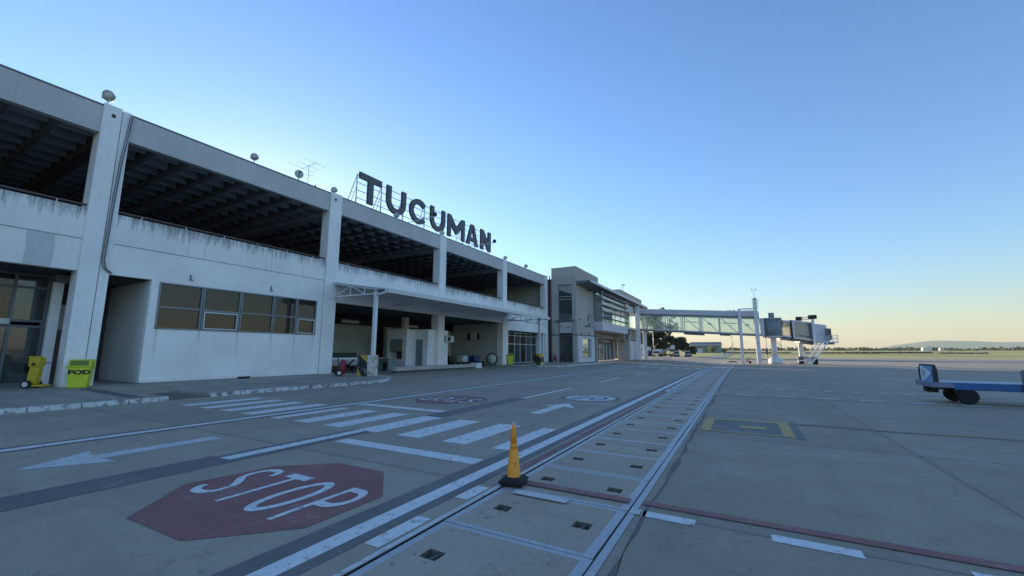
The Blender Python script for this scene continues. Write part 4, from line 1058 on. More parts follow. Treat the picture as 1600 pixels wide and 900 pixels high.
# cab
b = mb('bridge'); tun(b, 6.41, 8.45, 1.7, 4.45, 7.55, -.13); J(b, 'cab', .02)
b = mb('bridgedark'); tun(b, 8.45, 8.8, 1.6, 4.6, 7.0, -.13); J(b, 'cab_opening')
px, py = 13.15, 91.0
b = mb('liftgreen'); b.box(px+.25, px+.95, py-.05, py, 3.75, 5.8); b.box(px+.95, px+1.0, py-.7, py-.05, 3.75, 5.8); J(b, 'service_door')
b = mb('bridgewhite'); b.box(px-.4, px+1.75, py-1.4, py-.06, 3.25, 3.45); b.mat('graymetal'); b.box(px-.2, px+1.2, py-1.2, py-.2, 2.95, 3.245); J(b, 'service_platform', .01)
b = mb('bridgewhite')
for x in (px+.55, px+1.15, px+1.75): b.cyl((x, py-1.36, 3.45), (x, py-1.36, 4.55), .035, n=8); b.cyl((x, py-.1, 3.45), (x, py-.1, 4.55), .035, n=8)
for z in (4.0, 4.55): b.cyl((px+.55, py-1.36, z), (px+1.75, py-1.36, z), .035, n=8); b.cyl((px+1.75, py-1.36, z), (px+1.75, py-.1, z), .035, n=8)
J(b, 'platform_rail')
T0 = Vector((13.0, 89.75, 3.35)); B0 = Vector((9.9, 86.7, -.42)); wd = (B0-T0).cross(Vector((0, 0, 1))).normalized()*.55
b = mb('bridgewhite')
for sg_ in (-1, 1):
    w = wd*sg_; b.bar(T0+w, B0+w, .08, .26)
    up = Vector((0, 0, 1.0)); b.cyl(T0+w+up, B0+w+up+Vector((0, 0, .1)), .035, n=8); b.cyl(T0+w+up*.5, B0+w+up*.55, .025, n=8)
    for k in range(6): q = T0.lerp(B0, k/5)+w; b.cyl(q, q+up, .028, n=6)
b.mat('steel')
for k in range(15):
    q = T0.lerp(B0, (k+.5)/15); b.bar(q-wd*.92, q+wd*.92, .25, .035)
b.mat('bridgewhite'); b.bar(B0-wd*1.5+Vector((0, 0, -.05)), B0+wd*1.5+Vector((0, 0, -.05)), .5, .08)
J(b, 'service_stairs')
t = thing('wind_mast', 'thin mast with a cup wind sensor on top of the tallest bridge column', 'wind sensor', (2.85, YA-.34, 11.35))
b = mb('dark'); b.box(-.25, .3, -.2, .2, 0, .22); b.build('base_box', t); b = mb('graymetal'); b.cyl((0, 0, .2), (0, 0, 1.75), .03, n=6); b.build('mast', t)
b = mb('graymetal'); b.cyl((-.3, 0, 1.75), (.3, 0, 1.75), .02, n=6)
for x in (-.3, .3): b.lathe([(.02, 1.75), (.09, 1.85), (.09, 2.02), (.001, 2.05)], (x, 0, 0), 'Z', 8)
b.build('wind_cups', t)

# ------------------------------------------------------------------ loading bay things
k = thing('ticket_kiosk', 'stepped white masonry booth with a grey door standing in the loading bay', 'booth', (-26, 30, 0))
def K(b, name, bevel=0.): o = b.build(name, None, bevel); o.parent = k; o.matrix_parent_inverse = Matrix.Translation((26, -30, 0)); return o
b = mb('kiosk')
b.box(-26.4, -24.9, 28.7, 31.65, 0, 3.62)
b.box(-28.8, -26.402, 27.55, 31.6, 0, .9); b.box(-28.8, -26.402, 27.55, 31.6, 2.72, 3.62); b.box(-26.9, -26.402, 27.55, 31.6, .9, 2.72); b.box(-28.8, -28.6, 27.55, 31.6, .9, 2.72)
K(b, 'booth_walls', .01)
b = mb('doorgrey'); b.box(-26.25, -25.5, 28.64, 28.698, .3, 2.70); K(b, 'door', .005)
b = mb('shutter'); b.box(-28.6, -26.9, 27.62, 27.70, 1.62, 2.71); K(b, 'shutter'); b = mb('darkceil'); b.box(-28.6, -26.9, 28.6, 28.68, .9, 1.62); K(b, 'counter_shade_sheet')  # dark sheet behind the counter gap, its inner shade put into the colour
t = thing('loading_ledge', 'long low pale concrete ledge with a square end block in front of the booth', 'ledge', (-23, 28, 0))
b = mb('tower'); b.box(-.3, .2, -5.2, 6.2, .12, .42); b.mat('darkceil'); b.box(-.25, .1, -5.1, 6.1, 0, .12); b.build('ledge_beam', t, .02)
b = mb('wall'); b.box(-.45, .35, 5.4, 6.3, -.02, .5); b.build('end_block', t, .02)
t = thing('air_conditioner', 'white outdoor air conditioner unit hanging on the booth side', 'air conditioner', (-24.9, 31.5, 2.5)); b = mb('ac'); b.box(.02, .42, -.75, .55, 0, .62); b.build('case', t, .02)
b = mb('dark'); b.lathe([(.001, .43), (.24, .43), (.24, .425), (.001, .425)], (0, -.2, .31), 'X', 20); b.box(.05, .38, -.757, -.75, .05, .57); b.build('fan_grille', t)
t = thing('air_conditioner', 'wall air conditioner on the grey end wall of the loading bay', 'air conditioner', (-28.5, 41.58, 2.95)); b = mb('ac'); b.box(-.4, .4, -.5, 0, 0, .95); b.build('case', t, .02); b = mb('dark'); b.box(-.95, -.42, -.3, 0, .05, .9); b.build('fan_grille', t); b = mb('dark'); b.box(.42, .62, -.3, 0, .1, .9); b.build('side_vent', t)
t = thing('counter_desk', 'grey metal counter desk beside the loading ledge', 'desk', (-26.6, 25.3, 0)); b = mb('doorgrey'); b.box(-.9, .9, -.5, .5, .93, 1.0); b.build('desk_top', t); b = mb('doorgrey'); b.box(-.85, -.1, -.45, .45, .02, .93); b.build('desk_drawers', t); b = mb('doorgrey'); b.box(.7, .85, -.45, .45, .02, .93); b.build('side_panel', t); b = mb('dark'); b.box(-.05, .65, -.2, .3, .1, .7); b.build('desk_shelf', t)
t = thing('baggage_conveyor', 'grey baggage conveyor with panelled sides in the dark loading bay', 'conveyor', (-29.6, 24.2, 0)); b = mb('bridge')
for i in range(4): b.box(-.5, .5, -2.3+i*1.5, -.85+i*1.5, .42, 1.05)
b.build('side_panel', t, .02); b = mb('dark'); b.box(-.45, .45, -2.3, 3.6, 1.05, 1.1); b.build('belt', t); b = mb('graymetal'); 
for y in (-2.2, .2, 2.4): b.box(-.4, .4, y, y+.1, 0, .42)
b.build('leg', t)
t = thing('scissor_table', 'dark raised conveyor table behind the red extinguisher', 'table', (-26.5, 20.6, 0)); b = mb('dark'); b.box(-1.2, .6, -1.2, 1.1, 1.15, 1.5); b.build('table_top', t, .02); b = mb('bridgewhite'); b.box(-1.2, .62, -1.25, 1.15, 1.0, 1.14); b.build('table_edge', t)
b = mb('dark'); b.bar((-1, -1, 0), (.5, -1, 1.0), .08); b.bar((.5, -1, 0), (-1, -1, 1.0), .08); b.bar((-1, 1, 0), (.5, 1, 1.0), .08); b.bar((.5, 1, 0), (-1, 1, 1.0), .08); b.build('leg', t)
def cartdark(x, y, label, key):
    t = thing('luggage_trolley', label, 'trolley', (x, y, 0), 0, 'trolleys and bags in the loading bay')
    b = mb('dark'); b.box(-.9, .9, -.6, .6, .40, .48); b.bar((-.9, -.55, .48), (-.9, -.55, 1.3), .04); b.bar((-.9, .55, .48), (-.9, .55, 1.3), .04); b.bar((-.9, -.55, 1.3), (-.9, .55, 1.3), .04); b.build('frame', t)
    for wx in (-.6, .6):
        b = mb('rubber'); b.cyl((wx, -.5, .2), (wx, -.4, .2), .2, n=14); b.cyl((wx, .4, .2), (wx, .5, .2), .2, n=14); b.build('wheel', t)
    b = mb(key); b.box(-.7, .1, -.45, .4, .48, 1.15); b.build('load', t, .08)
    return t
cartdark(-27.0, 35.0, 'dark luggage trolley nearest the white booth', 'dark')
cartdark(-26.4, 36.6, 'luggage trolley carrying a pale sack, middle of the loading bay', 'offwhite')
cartdark(-26.0, 38.2, 'luggage trolley with a dark blue bag nearest the hose reel', 'containerblue')
t = thing('hose_reel', 'round hose reel with a pale centre standing at the loading bay end', 'hose reel', (-24.2, 38.6, 0), R(15)); b = mb('lampglass'); b.lathe([(.001, 0), (.52, 0), (.52, .06), (.001, .06)], (0, 0, .82), 'Y', 28); b.build('disc', t)
b = mb('dark'); b.lathe([(.56, -.03), (.66, -.03), (.66, .09), (.56, .09), (.56, -.03)], (0, 0, .82), 'Y', 28); b.build('rim', t); b = mb('dark'); b.bar((-.45, 0, .3), (-.75, .1, 0), .05); b.bar((.45, 0, .3), (.9, .1, 1.1), .05); b.bar((.4, 0, .3), (.5, 0, 0), .05); b.build('stand', t)
def extinguisher(x, y, label, s=1., rz=0):
    t = thing('wheeled_extinguisher', label, 'fire extinguisher', (x, y, .12), R(rz), 'red wheeled fire extinguishers'); t.scale = (s, s, s)
    b = mb('redpaint'); b.lathe([(.12, .10), (.17, .16), (.17, .80), (.12, .90), (.05, .94)], (0, 0, 0)); b.build('tank', t)
    b = mb('dark'); b.cyl((0, 0, .94), (0, 0, 1.0), .04, n=10); b.bar((-.18, -.14, .2), (-.30, -.16, 1.25), .03); b.bar((-.18, .14, .2), (-.30, .16, 1.25), .03); b.bar((-.30, -.16, 1.25), (-.30, .16, 1.25), .03); b.build('handle', t)
    for sy in (-1, 1):
        b = mb('rubber'); b.cyl((-.22, sy*.22, .19), (-.22, sy*.27, .19), .19, n=20); w = b.build('wheel', t); b = mb('lampglass'); b.cyl((-.22, sy*.215, .19), (-.22, sy*.275, .19), .11, n=16); b.build('rim', w)
    return t
extinguisher(-21.35, 16.9, 'red wheeled fire extinguisher left of the near striped block', 1.0, 60)
extinguisher(-23.3, 54.2, 'red wheeled fire extinguisher beside the maroon downpipe', 1.05, 30)
extinguisher(-21.6, 54.3, 'red wheeled fire extinguisher in front of the dark tower door', .95, 100)

# ------------------------------------------------------------------ bins and yellow cart
def text_mesh(txt, size, key, name, parent, ext=.0):
    cu = bpy.data.curves.new(name, 'FONT'); cu.body = txt; cu.size = size; cu.align_x = 'CENTER'; cu.align_y = 'CENTER'; cu.offset = size*.05; cu.extrude = ext
    to = bpy.data.objects.new(name+'_src', cu); COL.objects.link(to)
    dg = bpy.context.evaluated_depsgraph_get(); me = bpy.data.meshes.new_from_object(to.evaluated_get(dg))
    bpy.data.objects.remove(to); me.materials.clear(); me.materials.append(M[key])
    o = bpy.data.objects.new(name, me); COL.objects.link(o); o.parent = parent; return o
def fod_bin(x, y, z, s, rz, label, word=True):
    t = thing('waste_bin', label, 'bin', (x, y, z), R(rz)); t.scale = (s, s, s)
    b = mb('lime'); b.hexa([(-.27, -.24, 0), (.27, -.24, 0), (.27, .24, 0), (-.27, .24, 0), (-.34, -.30, .82), (.34, -.30, .82), (.34, .30, .82), (-.34, .30, .82)]); b.build('bin_body', t, .03)
    b = mb('lime'); b.box(-.37, .37, -.33, .33, .82, .87)
    b.hexa([(-.35, -.31, .87), (.35, -.31, .87), (.35, .31, .87), (-.35, .31, .87), (-.33, -.24, 1.14), (.33, -.24, 1.14), (.33, .24, 1.14), (-.33, .24, 1.14)]); l = b.build('lid', t, .02)
    b = mb('limeshade'); b.hexa([(-.28, -.315, .90), (.28, -.315, .90), (.28, -.29, .90), (-.28, -.29, .90), (-.27, -.262, 1.10), (.27, -.262, 1.10), (.27, -.24, 1.10), (-.27, -.24, 1.10)]); b.build('flap', l)
    if word:
        o = text_mesh('FOD', .27, 'dark', 'lettering', t, .002); o.location = (.03, -.296, .62); o.rotation_euler = (R(90+4), 0, 0); o.scale = (1.2, .85, 1)
    return t
fod_bin(-23.72, 6.1, .12, 1.0, 62, 'lime green plastic bin lettered FOD in front of the big white column')
fod_bin(-24.3, 42.9, .12, 1.1, 40, 'lime yellow bin at the right end of the loading bay, beside the glass entrance', False)
t = thing('cleaning_cart', 'yellow wheeled cart with a dark bucket in front of the glass entrance', 'cart', (-25.0, 5.1, .12), R(40))
b = mb('ycart'); b.hexa([(-.16, -.12, .16), (.16, -.12, .16), (.16, .12, .16), (-.16, .12, .16), (-.12, -.10, .85), (.20, -.10, .85), (.20, .10, .85), (-.12, .10, .85)]); b.build('cart_body', t, .02)
b = mb('ycart'); b.box(-.15, .22, -.15, .15, .85, 1.22); b.box(-.2, .12, -.13, .13, 1.221, 1.27); b.build('tray', t, .02); b = mb('ycart'); b.box(-.25, .5, -.17, .17, .06, .14); b.build('foot_plate', t, .02)
b = mb('dark'); b.hexa([(-.62, -.18, .60), (-.25, -.18, .60), (-.25, .18, .60), (-.62, .18, .60), (-.78, -.22, .98), (-.2, -.22, .98), (-.2, .22, .98), (-.78, .22, .98)]); b.build('bucket', t, .02)
b = mb('dark'); b.bar((.3, 0, 1.0), (.55, 0, 1.0), .03); b.box(.0, .1, -.19, -.17, .9, 1.0); b.build('handle', t)
for sy in (-1, 1):
    b = mb('rubber'); b.cyl((-.05, sy*.20, .16), (-.05, sy*.27, .16), .16, n=20); w = b.build('wheel', t); b = mb('offwhite'); b.cyl((-.05, sy*.195, .16), (-.05, sy*.28, .16), .10, n=16); b.build('rim', w)
t = thing('notice_board', 'white panel cut by the left edge beside the glass entrance', 'board', (-26.6, 3.9, 2.64)); b = mb('offwhite'); b.box(-.05, .05, -.9, .16, -1.0, -.05); b.build('panel', t); b = mb('graymetal'); b.bar((0, -.4, -2.52), (0, -.4, -1.0), .05); b.build('post', t)
tag(mb('dark').cyl((-23.7, 12.15, .19), (-23.7, 12.75, .19), .06, n=10).build('cable_duct'), 'short dark pipe piece lying on the pavement below the ribbon window', 'pipe')

# ------------------------------------------------------------------ traffic cone
t = thing('traffic_cone', 'tall orange traffic cone with a black rubber base on the drain line', 'cone', (-2.54, 4.58, 0), R(12))
b = mb('rubber')
b.hexa([(-.155, -.155, .018), (.155, -.155, .018), (.155, .155, .018), (-.155, .155, .018), (-.175, -.175, .055), (.175, -.175, .055), (.175, .175, .055), (-.175, .175, .055)])
b.hexa([(-.175, -.175, .055), (.175, -.175, .055), (.175, .175, .055), (-.175, .175, .055), (-.10, -.10, .095), (.10, -.10, .095), (.10, .10, .095), (-.10, .10, .095)])
for x, y in ((-.12, -.12), (.12, -.12), (.12, .12), (-.12, .12), (0, -.13), (0, .13)): b.cyl((x, y, 0), (x, y, .02), .035, n=10)
o = b.build('base', t, .006); o.scale = (.88, .88, 1)
b = mb('orange'); b.lathe([(.088, .088), (.085, .10), (.052, .40), (.048, .41)], (0, 0, 0), n=32); b.mat('orangedirty'); b.lathe([(.048, .41), (.046, .425)], (0, 0, 0), n=32)
b.mat('orange'); b.lathe([(.046, .425), (.0435, .475)], (0, 0, 0), n=32); b.mat('orangedirty'); b.lathe([(.0435, .475), (.042, .485)], (0, 0, 0), n=32)
b.mat('orange'); b.lathe([(.042, .485), (.022, .685), (.018, .70)], (0, 0, 0), n=32); b.build('cone_body', t)
b = mb('conewhite'); b.lathe([(.0185, .70), (.014, .722), (.001, .726)], (0, 0, 0), n=20); b.build('tip', t)
b = mb('brown'); 
for p0, p1 in (((.0, .0, .22), (.004, 0, .26)), ((.008, 0, .20), (.010, 0, .27)), ((.018, 0, .20), (.02, 0, .25)), ((-.004, 0, .25), (.02, 0, .262))):
    z = (p0[2]+p1[2])/2; rr = .085-(z-.10)*.11
    b.bar((p0[0]+.028, -math.sqrt(max(0, rr*rr-(p0[0]+.028)**2))-.001, p0[2]), (p1[0]+.028, -math.sqrt(max(0, (.085-(p1[2]-.1)*.11)**2-(p1[0]+.028)**2))-.001, p1[2]), .003)
b.build('scuff', t)

# ------------------------------------------------------------------ baggage cart (right edge)
t = thing('baggage_cart', 'flat blue baggage cart with a white diamond end panel, right edge of apron', 'baggage cart', (5.25, 18.1, 0), R(-1))
b = mb('decksteel'); b.box(.02, 3.1, .02, 1.33, .60, .665); b.build('deck', t, .01)
b = mb('blue'); b.box(.5, 3.12, -.03, .018, .45, .66); b.box(.5, 3.12, 1.332, 1.38, .45, .66); b.mat('pinkish'); b.box(-.03, .018, -.03, 1.38, .50, .66); b.box(.02, .5, -.03, .018, .50, .66); b.mat('dark'); b.box(.1, 3.0, .3, .4, .42, .598); b.box(.1, 3.0, .95, 1.05, .42, .598); b.build('deck_frame', t, .008)
# end panel (leaning plate, rounded)
def rrect(y0, y1, z0, z1, r, x):
    P = []
    for cy, cz, a0 in ((y1-r, z1-r, 0), (y0+r, z1-r, 90), (y0+.02, z0+.02, 180), (y1-.02, z0+.02, 270)):
        rr = r if a0 in (0, 90) else .02
        for a in range(0, 91, 15): P.append((x, cy+rr*math.cos(R(a0+a)), cz+rr*math.sin(R(a0+a))))
    return P
e = thing('x', '', ''); bpy.data.objects.remove(e)
b = mb('bluelight'); b.extrude(rrect(.03, 1.30, .665, 1.20, .13, .10), (.04, 0, 0)); pn = b.build('end_panel', t)
b = mb('dark'); q = rrect(.02, 1.31, .66, 1.215, .14, .08); q2 = rrect(.065, 1.265, .63, 1.175, .11, .08)
for i in range(13):
    b.extrude([q[i], q[i+1], q2[i+1], q2[i]], (.08, 0, 0))
b.box(.06, .17, .0, .075, .66, 1.08); b.box(.06, .17, 1.27, 1.32, .66, 1.1)
b.build('panel_frame', pn)
b = mb('panelwhite'); b.extrude([(.088, 1.25, 1.16), (.088, 1.12, 1.17), (.088, .42, .98), (.088, .34, .92), (.088, .42, .86), (.088, .95, .68), (.088, 1.25, .68)], (.010, 0, 0)); dm = b.build('diamond_emblem', pn)
b = mb('graymetal'); b.lathe([(.11, 0), (.13, 0), (.13, .004), (.11, .004), (.11, 0)], (.083, .95, .92), 'X', 20); b.box(.083, .087, .93, .97, .86, .98); b.build('emblem_ring', dm)
for x, y in ((.80, .10), (.80, 1.15)):
    b = mb('rubber'); b.lathe([(.10, -.09), (.2, -.09), (.24, -.06), (.25, 0), (.24, .06), (.2, .09), (.10, .09)], (x, y, .25), 'Y', 28); w = b.build('wheel', t)
    b = mb('steeldark'); b.lathe([(.001, -.05), (.10, -.05), (.10, .05), (.001, .05)], (x, y, .25), 'Y', 20); b.build('rim', w)
b = mb('steeldark'); b.cyl((.80, .15, .25), (.80, 1.1, .25), .03, n=10); b.box(.55, .65, .1, .2, .3, .6); b.box(.55, .65, 1.0, 1.1, .3, .6); b.box(.78, .86, .2, .3, .25, .6); b.build('axle', t)
b = mb('steeldark'); b.box(.12, .15, .95, 1.3, .32, .50); b.box(.12, .40, .95, .98, .28, .50); b.box(.12, .40, 1.27, 1.3, .28, .5); b.build('towing_hook', t)
b = mb('graymetal'); b.bar((1.96, -.07, .25), (1.96, -.07, 1.05), .06); b.bar((1.96, -.07, 1.05), (2.9, -.07, 1.05), .06); b.bar((2.05, -.07, .35), (2.05, -.07, .98), .03); b.mat('steeldark'); b.cyl((2.03, -.13, .28), (2.03, -.05, .28), .10, n=16); b.build('side_gate', t)

# ------------------------------------------------------------------ far things
def leaf_cloud(b, blobs, n, size, rnd, hollow=.5):
    for (cx, cy, cz, rx, ry, rz) in blobs:
        for _ in range(n):
            while True:
                v = Vector((rnd.uniform(-1, 1), rnd.uniform(-1, 1), rnd.uniform(-1, 1)))
                if hollow < v.length < 1: break
            c = Vector((cx+v.x*rx, cy+v.y*ry, cz+v.z*rz)); s = size*rnd.uniform(.5, 1.3)
            a = Vector((rnd.gauss(0, 1), rnd.gauss(0, 1), rnd.gauss(0, 1))).normalized(); e_ = a.orthogonal().normalized(); g = a.cross(e_)
            b.face([c+e_*s, c+g*s*.6, c-e_*s, c-g*s*.6])
def tree(x, y, h, w, label, seed, kind='dense', group='trees beyond the jet bridge'):
    rnd = random.Random(seed); z0 = zg(x, y)
    t = thing('broadleaf_tree' if kind == 'dense' else 'eucalyptus_tree', label, 'tree', (x, y, z0), 0, group)
    b = mb('bark' if kind == 'dense' else 'palebark'); b.cyl((0, 0, -.2), (0, 0, h*.35), w*.05+.1, w*.03+.08, 10)
    tips = []
    for k_ in range(7 if kind == 'dense' else 9):
        a = k_*2.4+rnd.uniform(-.3, .3); r = w*rnd.uniform(.2, .38); zt = h*rnd.uniform(.5, .85)
        b.cyl((0, 0, h*.3), (r*math.cos(a), r*math.sin(a), zt), w*.022+.05, .03, 6); tips.append((r*math.cos(a), r*math.sin(a), zt))
    b.build('trunk', t)
    b = mb('leaf' if kind == 'dense' else 'leafeu'); bl = []
    if kind == 'dense':
        for k_ in range(20):
            a = rnd.uniform(0, 6.28); r = w*.36*math.sqrt(rnd.random()); zz = h*(.30+.52*rnd.random()); sh = 1-abs(zz/h-.5)*.8
            bl.append((r*math.cos(a)*sh, r*math.sin(a)*sh, zz, w*.17, w*.17, h*.13))
        leaf_cloud(b, bl, 260, w*.022+.05, rnd, .2)
    else:
        for q in tips:
            for _ in range(4): bl.append((q[0]+rnd.uniform(-.14, .14)*w, q[1]+rnd.uniform(-.14, .14)*w, q[2]+rnd.uniform(-.02, .16)*h, w*.10, w*.10, h*.06))
        leaf_cloud(b, bl, 130, .30, rnd, .1)
    b.build('crown', t, recalc=False)
    return t
tree(-27.6, 166, 10.8, 13, 'round dark tree whose crown meets the jet bridge floor, in the middle of the grove', 3)
tree(-21.5, 165, 8.9, 10.5, 'round dark tree at the right end of the grove behind the loader stairs', 5)
tree(-33.5, 160, 10.5, 11, 'dark tree half hidden by the white pillars at the left of the grove', 8)
tree(-17.2, 175, 4.2, 4.5, 'small low tree at the right foot of the dark grove', 11)
tree(-33.0, 178, 20, 13, 'tall thin eucalyptus seen through the bridge glass nearest the pillars', 21, 'eu')
tree(-27.2, 176, 19, 11, 'tall thin eucalyptus, rightmost of those seen through the bridge glass', 22, 'eu')
t = thing('light_pole', 'thin pale lamp pole in front of the dark grove', 'lamp pole', (-26.8, 150, 0)); b = mb('lightalu'); b.cyl((0, 0, 0), (0, 0, 11), .13, .08, n=10); b.build('pole', t); b = mb('lightalu'); b.bar((0, 0, 11), (1.2, -.3, 11.3), .12); b.build('lamp_arm', t)
t = thing('blue_container', 'dark blue container on the left between the pillars and the lamp pole', 'container', (-29, 151, 0)); b = mb('containerblue'); b.box(-1.6, 1.5, 0, 2.5, .15, 2.1); 
for i in range(8): b.box(-1.6+i*.4, -1.5+i*.4, -.05, 0, .2, 2.05)
b.build('container_body', t); b = mb('lightalu'); b.box(-.1, .05, -.09, -.05, .15, 2.1); b.build('door_bar', t)
t = thing('white_truck', 'small white box truck parked right of the lamp pole', 'truck', (-25.7, 149.5, 0)); b = mb('offwhite'); b.box(-1.3, 1.1, 0, 4.4, .8, 2.55); b.build('cargo_box', t, .05); b = mb('offwhite'); b.box(-1.2, 1.0, -1.6, -.05, .6, 2.0); b.build('cab', t, .15); b = mb('dark'); b.box(-1.1, .9, -1.63, -1.5, 1.2, 1.8); b.build('windscreen', t)
for x in (-1.15, .75):
    for y in (-1.0, 3.2): b = mb('rubber'); b.cyl((x, y, .4), (x+.25, y, .4), .42, n=16); b.build('wheel', t)
t = thing('white_building', 'low white stepped building glimpsed between the white pillars', 'building', (-31.5, 153, 0)); b = mb('wall'); b.box(-3, 2.2, 0, 5, 0, 3.4); b.box(-3, .4, 0, 5, 3.41, 4.4); b.build('wall', t); b = mb('dark'); b.box(-.6, .1, -.05, 0, 2.5, 3.0); b.build('window', t)
t = thing('belt_loader', 'grey green passenger stair truck with a raised ramp below the trees', 'stair truck', (-22.2, 148, 0))
b = mb('liftgreen'); b.hexa([(-2.6, -.6, .5), (1.5, -.6, 2.6), (1.5, .9, 2.6), (-2.6, .9, .5), (-2.6, -.6, 1.35), (1.5, -.6, 3.5), (1.5, .9, 3.5), (-2.6, .9, 1.35)]); b.build('ramp', t); b = mb('bridge'); b.box(1.5, 2.5, -.65, .95, 2.5, 3.9); b.build('platform', t)
b = mb('bridge'); b.bar((-2.6, -.63, 1.25), (1.5, -.63, 3.35), .08); b.bar((-2.6, -.63, .7), (1.5, -.63, 2.8), .08); b.build('hand_rail', t)
b = mb('dark'); b.box(-2.2, 2.0, -.6, .9, .45, .9); b.bar((.6, 0, .8), (2.1, 0, 2.5), .12); b.bar((2.1, 0, .8), (1.1, 0, 2.4), .12); b.build('chassis', t)
for x in (-1.6, 1.5): b = mb('rubber'); b.cyl((x, -.7, .42), (x, -.45, .42), .42, n=16); b.build('wheel', t)
for i, (x, y, hh, lab) in enumerate(((-19.4, 150, 2.1, 'pale covered ground vehicle right of the stair truck'), (-16.2, 152, 2.0, 'white van parked at the right foot of the grove'))):
    t = thing('service_van', lab, 'van', (x, y, 0), R(10)); b = mb('vanpaint'); b.hexa([(-.9, -1.9, .45), (.9, -1.9, .45), (.9, 1.9, .45), (-.9, 1.9, .45), (-.8, -1.2, hh), (.8, -1.2, hh), (.8, 1.8, hh), (-.8, 1.8, hh)]); b.build('body', t, .1)
    b = mb('dark'); b.box(-.75, .75, -1.75, -1.55, 1.15, 1.6); b.build('windscreen', t)
    for q in (-1.2, 1.2): b = mb('rubber'); b.cyl((-.95, q, .35), (.95, q, .35), .35, n=14); b.build('wheel', t)
b = mb('wall'); b.box(-20.5, -13.9, 99.5, 100.1, -.3, .35); tag(b.build('low_wall', bevel=.02), 'long low white barrier on the ground beyond the pillars', 'barrier')
b = mb('wall'); b.box(-15.2, -13.4, 94.3, 94.9, -.4, .14); tag(b.build('kerb_block', bevel=.02), 'short white kerb piece in front of the low barrier', 'kerb block')
t = thing('handcart', 'small rusty cart at the foot of the left bridge column', 'handcart', (1.0, YA-.6, -.5)); b = mb('brown'); b.box(-.3, .4, -.3, .3, .35, .5); b.bar((-.3, 0, .45), (.3, 0, 1.05), .07); b.bar((.3, 0, 1.05), (-.2, 0, 1.2), .06); b.build('frame', t); b = mb('dark'); b.cyl((.3, -.3, .22), (.3, .3, .22), .22, n=14); b.build('wheel', t)
t = thing('ground_plate', 'thin pale plate lying right of the bridge pedestal', 'plate', (7.6, 87, -.5)); b = mb('offwhite'); b.box(-.6, .8, -.3, .3, -.03, .06); b.build('plate', t)
# hangar
hz = zg(-26, 382)
t = thing('hangar', 'long grey aircraft hangar far away below the bridge', 'hangar', (-26.5, 382, hz)); b = mb('hangarwall'); b.box(-11.5, 11.5, 0, 30, 0, 7.0); b.build('wall', t)
b = mb('hangarroof'); b.hexa([(-11.9, -.6, 6.8), (11.9, -.6, 6.8), (11.9, 31, 6.8), (-11.9, 31, 6.8), (-11.9, 6, 9.2), (11.9, 6, 9.2), (11.9, 24, 9.2), (-11.9, 24, 9.2)]); b.build('roof', t)
b = mb('lightalu'); b.box(-11.9, 11.9, -.75, -.61, 6.3, 7.0); b.build('eaves_band', t)
b = mb('offwhite'); b.box(-9.5, -2, -.3, -.01, 0, 3.4); b.mat('yblock'); b.box(2.3, 6.2, -.3, -.01, 0, 5.4); b.build('door', t)
b = mb('dark')
for i in range(8): b.box(-10.8+i*2.8, -10.5+i*2.8, -.1, -.01, 3.8, 6.2)
b.build('window', t)
for i, (x, y, hh, w_, lab) in enumerate(((-32, 360, 3.6, 3.4, 'small round bush before the hangar, left'), (-19.5, 355, 5.0, 5.5, 'olive bush before the hangar door'), (-12.2, 372, 3.6, 4.5, 'dark bush at the right end of the hangar'))):
    t = thing('bush', lab, 'bush', (x, y, zg(x, y)), 0); rnd = random.Random(40+i); b = mb('bark'); b.cyl((0, 0, 0), (0, 0, hh*.5), .2, .1, 6); b.build('stem', t); b = mb('bushfar'); leaf_cloud(b, [(rnd.uniform(-.25, .25)*w_, 0, hh*rnd.uniform(.4, .7), w_*.3, w_*.3, hh*.3) for _ in range(6)], 120, .28, rnd, .2); b.build('crown', t, recalc=False)
t = thing('white_jeep', 'tiny white vehicle on the far road right of the hangar', 'car', (-8.6, 270, zg(-8.6, 270))); b = mb('offwhite'); b.box(-1.1, 1.1, 0, 3.6, .45, 1.2); b.box(-1.0, 1.0, .4, 3.4, 1.2, 2.0); b.build('body', t, .12); b = mb('dark'); b.box(-.85, .85, .33, .41, 1.25, 1.8); b.build('windscreen', t)
for x in (-.9, .9): b = mb('rubber'); b.cyl((x-.12, .7, .4), (x+.12, .7, .4), .4, n=12); b.build('wheel', t)
t = thing('red_white_mast', 'thin red and white striped mast in the grass behind the bridge', 'mast', (-4.7, 300, zg(-4.7, 300)-.3))
for i in range(8): b = mb('poleRed' if i % 2 == 0 else 'offwhite'); b.cyl((0, 0, i*2.8), (0, 0, i*2.8+2.8), .22-.012*i, n=10); b.build('mast_section', t)
for x, y, w_, hh, lab in ((262, 900, 12, 5, 'wide white shed tiny on the horizon'), (273, 880, 6, 3.5, 'smaller white shed tiny on the horizon, right of the wide one')):
    t = thing('farm_shed', lab, 'shed', (x, y, zg(x, y)-.2)); b = mb('offwhite'); b.hexa([(-w_/2, 0, 0), (w_/2, 0, 0), (w_/2, 8, 0), (-w_/2, 8, 0), (-w_/2+1, 0, hh), (w_/2-1, 0, hh), (w_/2-1, 8, hh), (-w_/2+1, 8, hh)]); b.build('walls', t)
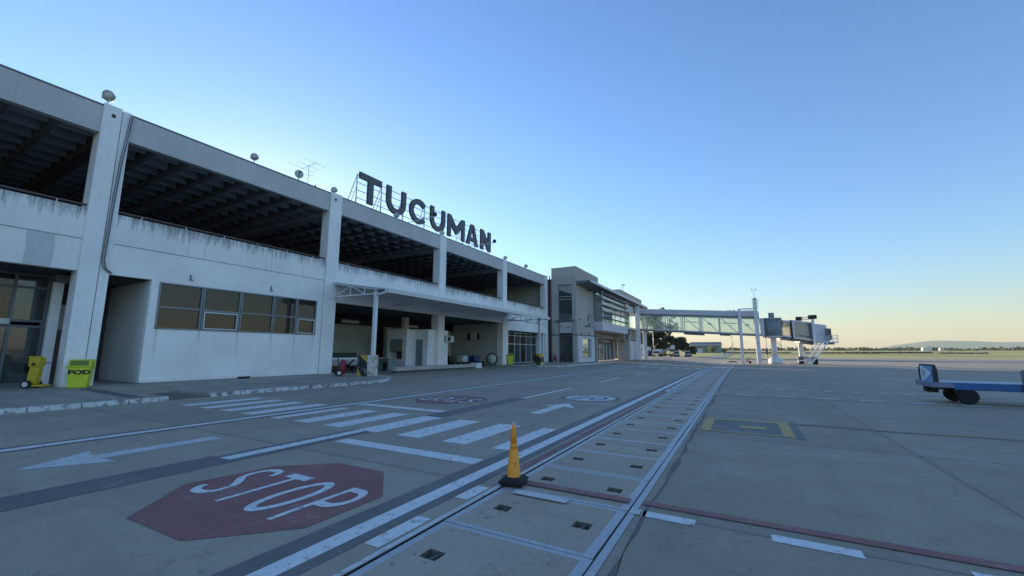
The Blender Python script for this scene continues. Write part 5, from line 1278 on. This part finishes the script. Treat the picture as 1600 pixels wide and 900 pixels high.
# far tree belt
rnd = random.Random(99); b = mb('bushfar')
for i in range(900):
    a = R(rnd.uniform(-72, 38)); r = rnd.uniform(1300, 2000) if rnd.random() < .8 else rnd.uniform(700, 1300)
    x, y = r*math.sin(-a), r*math.cos(a); 
    if r < 1300: hh = rnd.uniform(1.2, 3.0)
    else: hh = rnd.uniform(5, 12)
    z0 = zg(x, y); w_ = hh*rnd.uniform(.8, 2.2)
    for _ in range(3):
        cx, cy = x+rnd.uniform(-w_, w_)*.7, y+rnd.uniform(-3, 3)
        leaf_cloud(b, [(cx, cy, z0+hh*rnd.uniform(.35, .55), w_*.6, 3, hh*.45)], 14, hh*.28, rnd, .1)
o = b.build('tree_belt', recalc=False); o['kind'] = 'stuff'; tag(o, 'low belt of distant trees along the horizon', 'trees')
b = mb('leaf'); rnd = random.Random(5)
for a0, a1, r, hh in ((6.5, 12.5, 420, 1.0), (10, 16.5, 455, 1.1), (17, 20, 440, .7), (-3, 5, 430, .8)):
    n_ = int((a1-a0)*22)
    for i in range(n_):
        a = R(a0+(a1-a0)*i/n_); rr = r+rnd.uniform(-6, 6); x, y = rr*math.sin(a), rr*math.cos(a)
        leaf_cloud(b, [(x, y, zg(x, y)+hh*.4, 2.0, 2.0, hh*.6)], 14, .5, rnd, .1)
o = b.build('low_scrub', recalc=False); o['kind'] = 'stuff'; tag(o, 'thin dark rows of low scrub across the airfield grass', 'scrub')
# hills
b = mb('hill'); prev = None
for i in range(180):
    a = -75+i*.7; r = 14000
    x, y = r*math.sin(R(a)), r*math.cos(R(a))
    tt = a-18
    hh = 25+215*math.exp(-((a-17)/4.6)**2)+175*math.exp(-((a-26)/7.)**2)+90*math.exp(-((a-44)/9.)**2)+8*math.sin(a*.9)+5*math.sin(a*2.3+1)
    ring = [b.bm.verts.new((x*.97, y*.97, -60)), b.bm.verts.new((x*.99, y*.99, hh*.55)), b.bm.verts.new((x, y, hh)), b.bm.verts.new((x*1.06, y*1.06, -60))]
    if prev:
        for j in range(3): f = b.bm.faces.new((prev[j], ring[j], ring[j+1], prev[j+1])); f.smooth = True
    prev = ring
struct(b.build('hills'))

# ------------------------------------------------------------------ haze
b = mb('offwhite'); b.mats.clear(); hm = bpy.data.materials.new('haze'); hm.use_nodes = True; nt = hm.node_tree; nt.nodes.clear()
out = nt.nodes.new('ShaderNodeOutputMaterial'); pvn = nt.nodes.new('ShaderNodeVolumePrincipled'); pvn.inputs['Density'].default_value = 0.55e-4
pvn.inputs['Color'].default_value = (.56, .70, .68, 1); pvn.inputs['Anisotropy'].default_value = .0
nt.links.new(pvn.outputs[0], out.inputs['Volume'])
b.mats.append(hm); b.mi = 0; b.box(-16500, 16500, -16500, 16500, -62, 480)
o = b.build('haze'); o['kind'] = 'stuff'; tag(o, 'thin pale air haze over the whole airfield', 'haze')
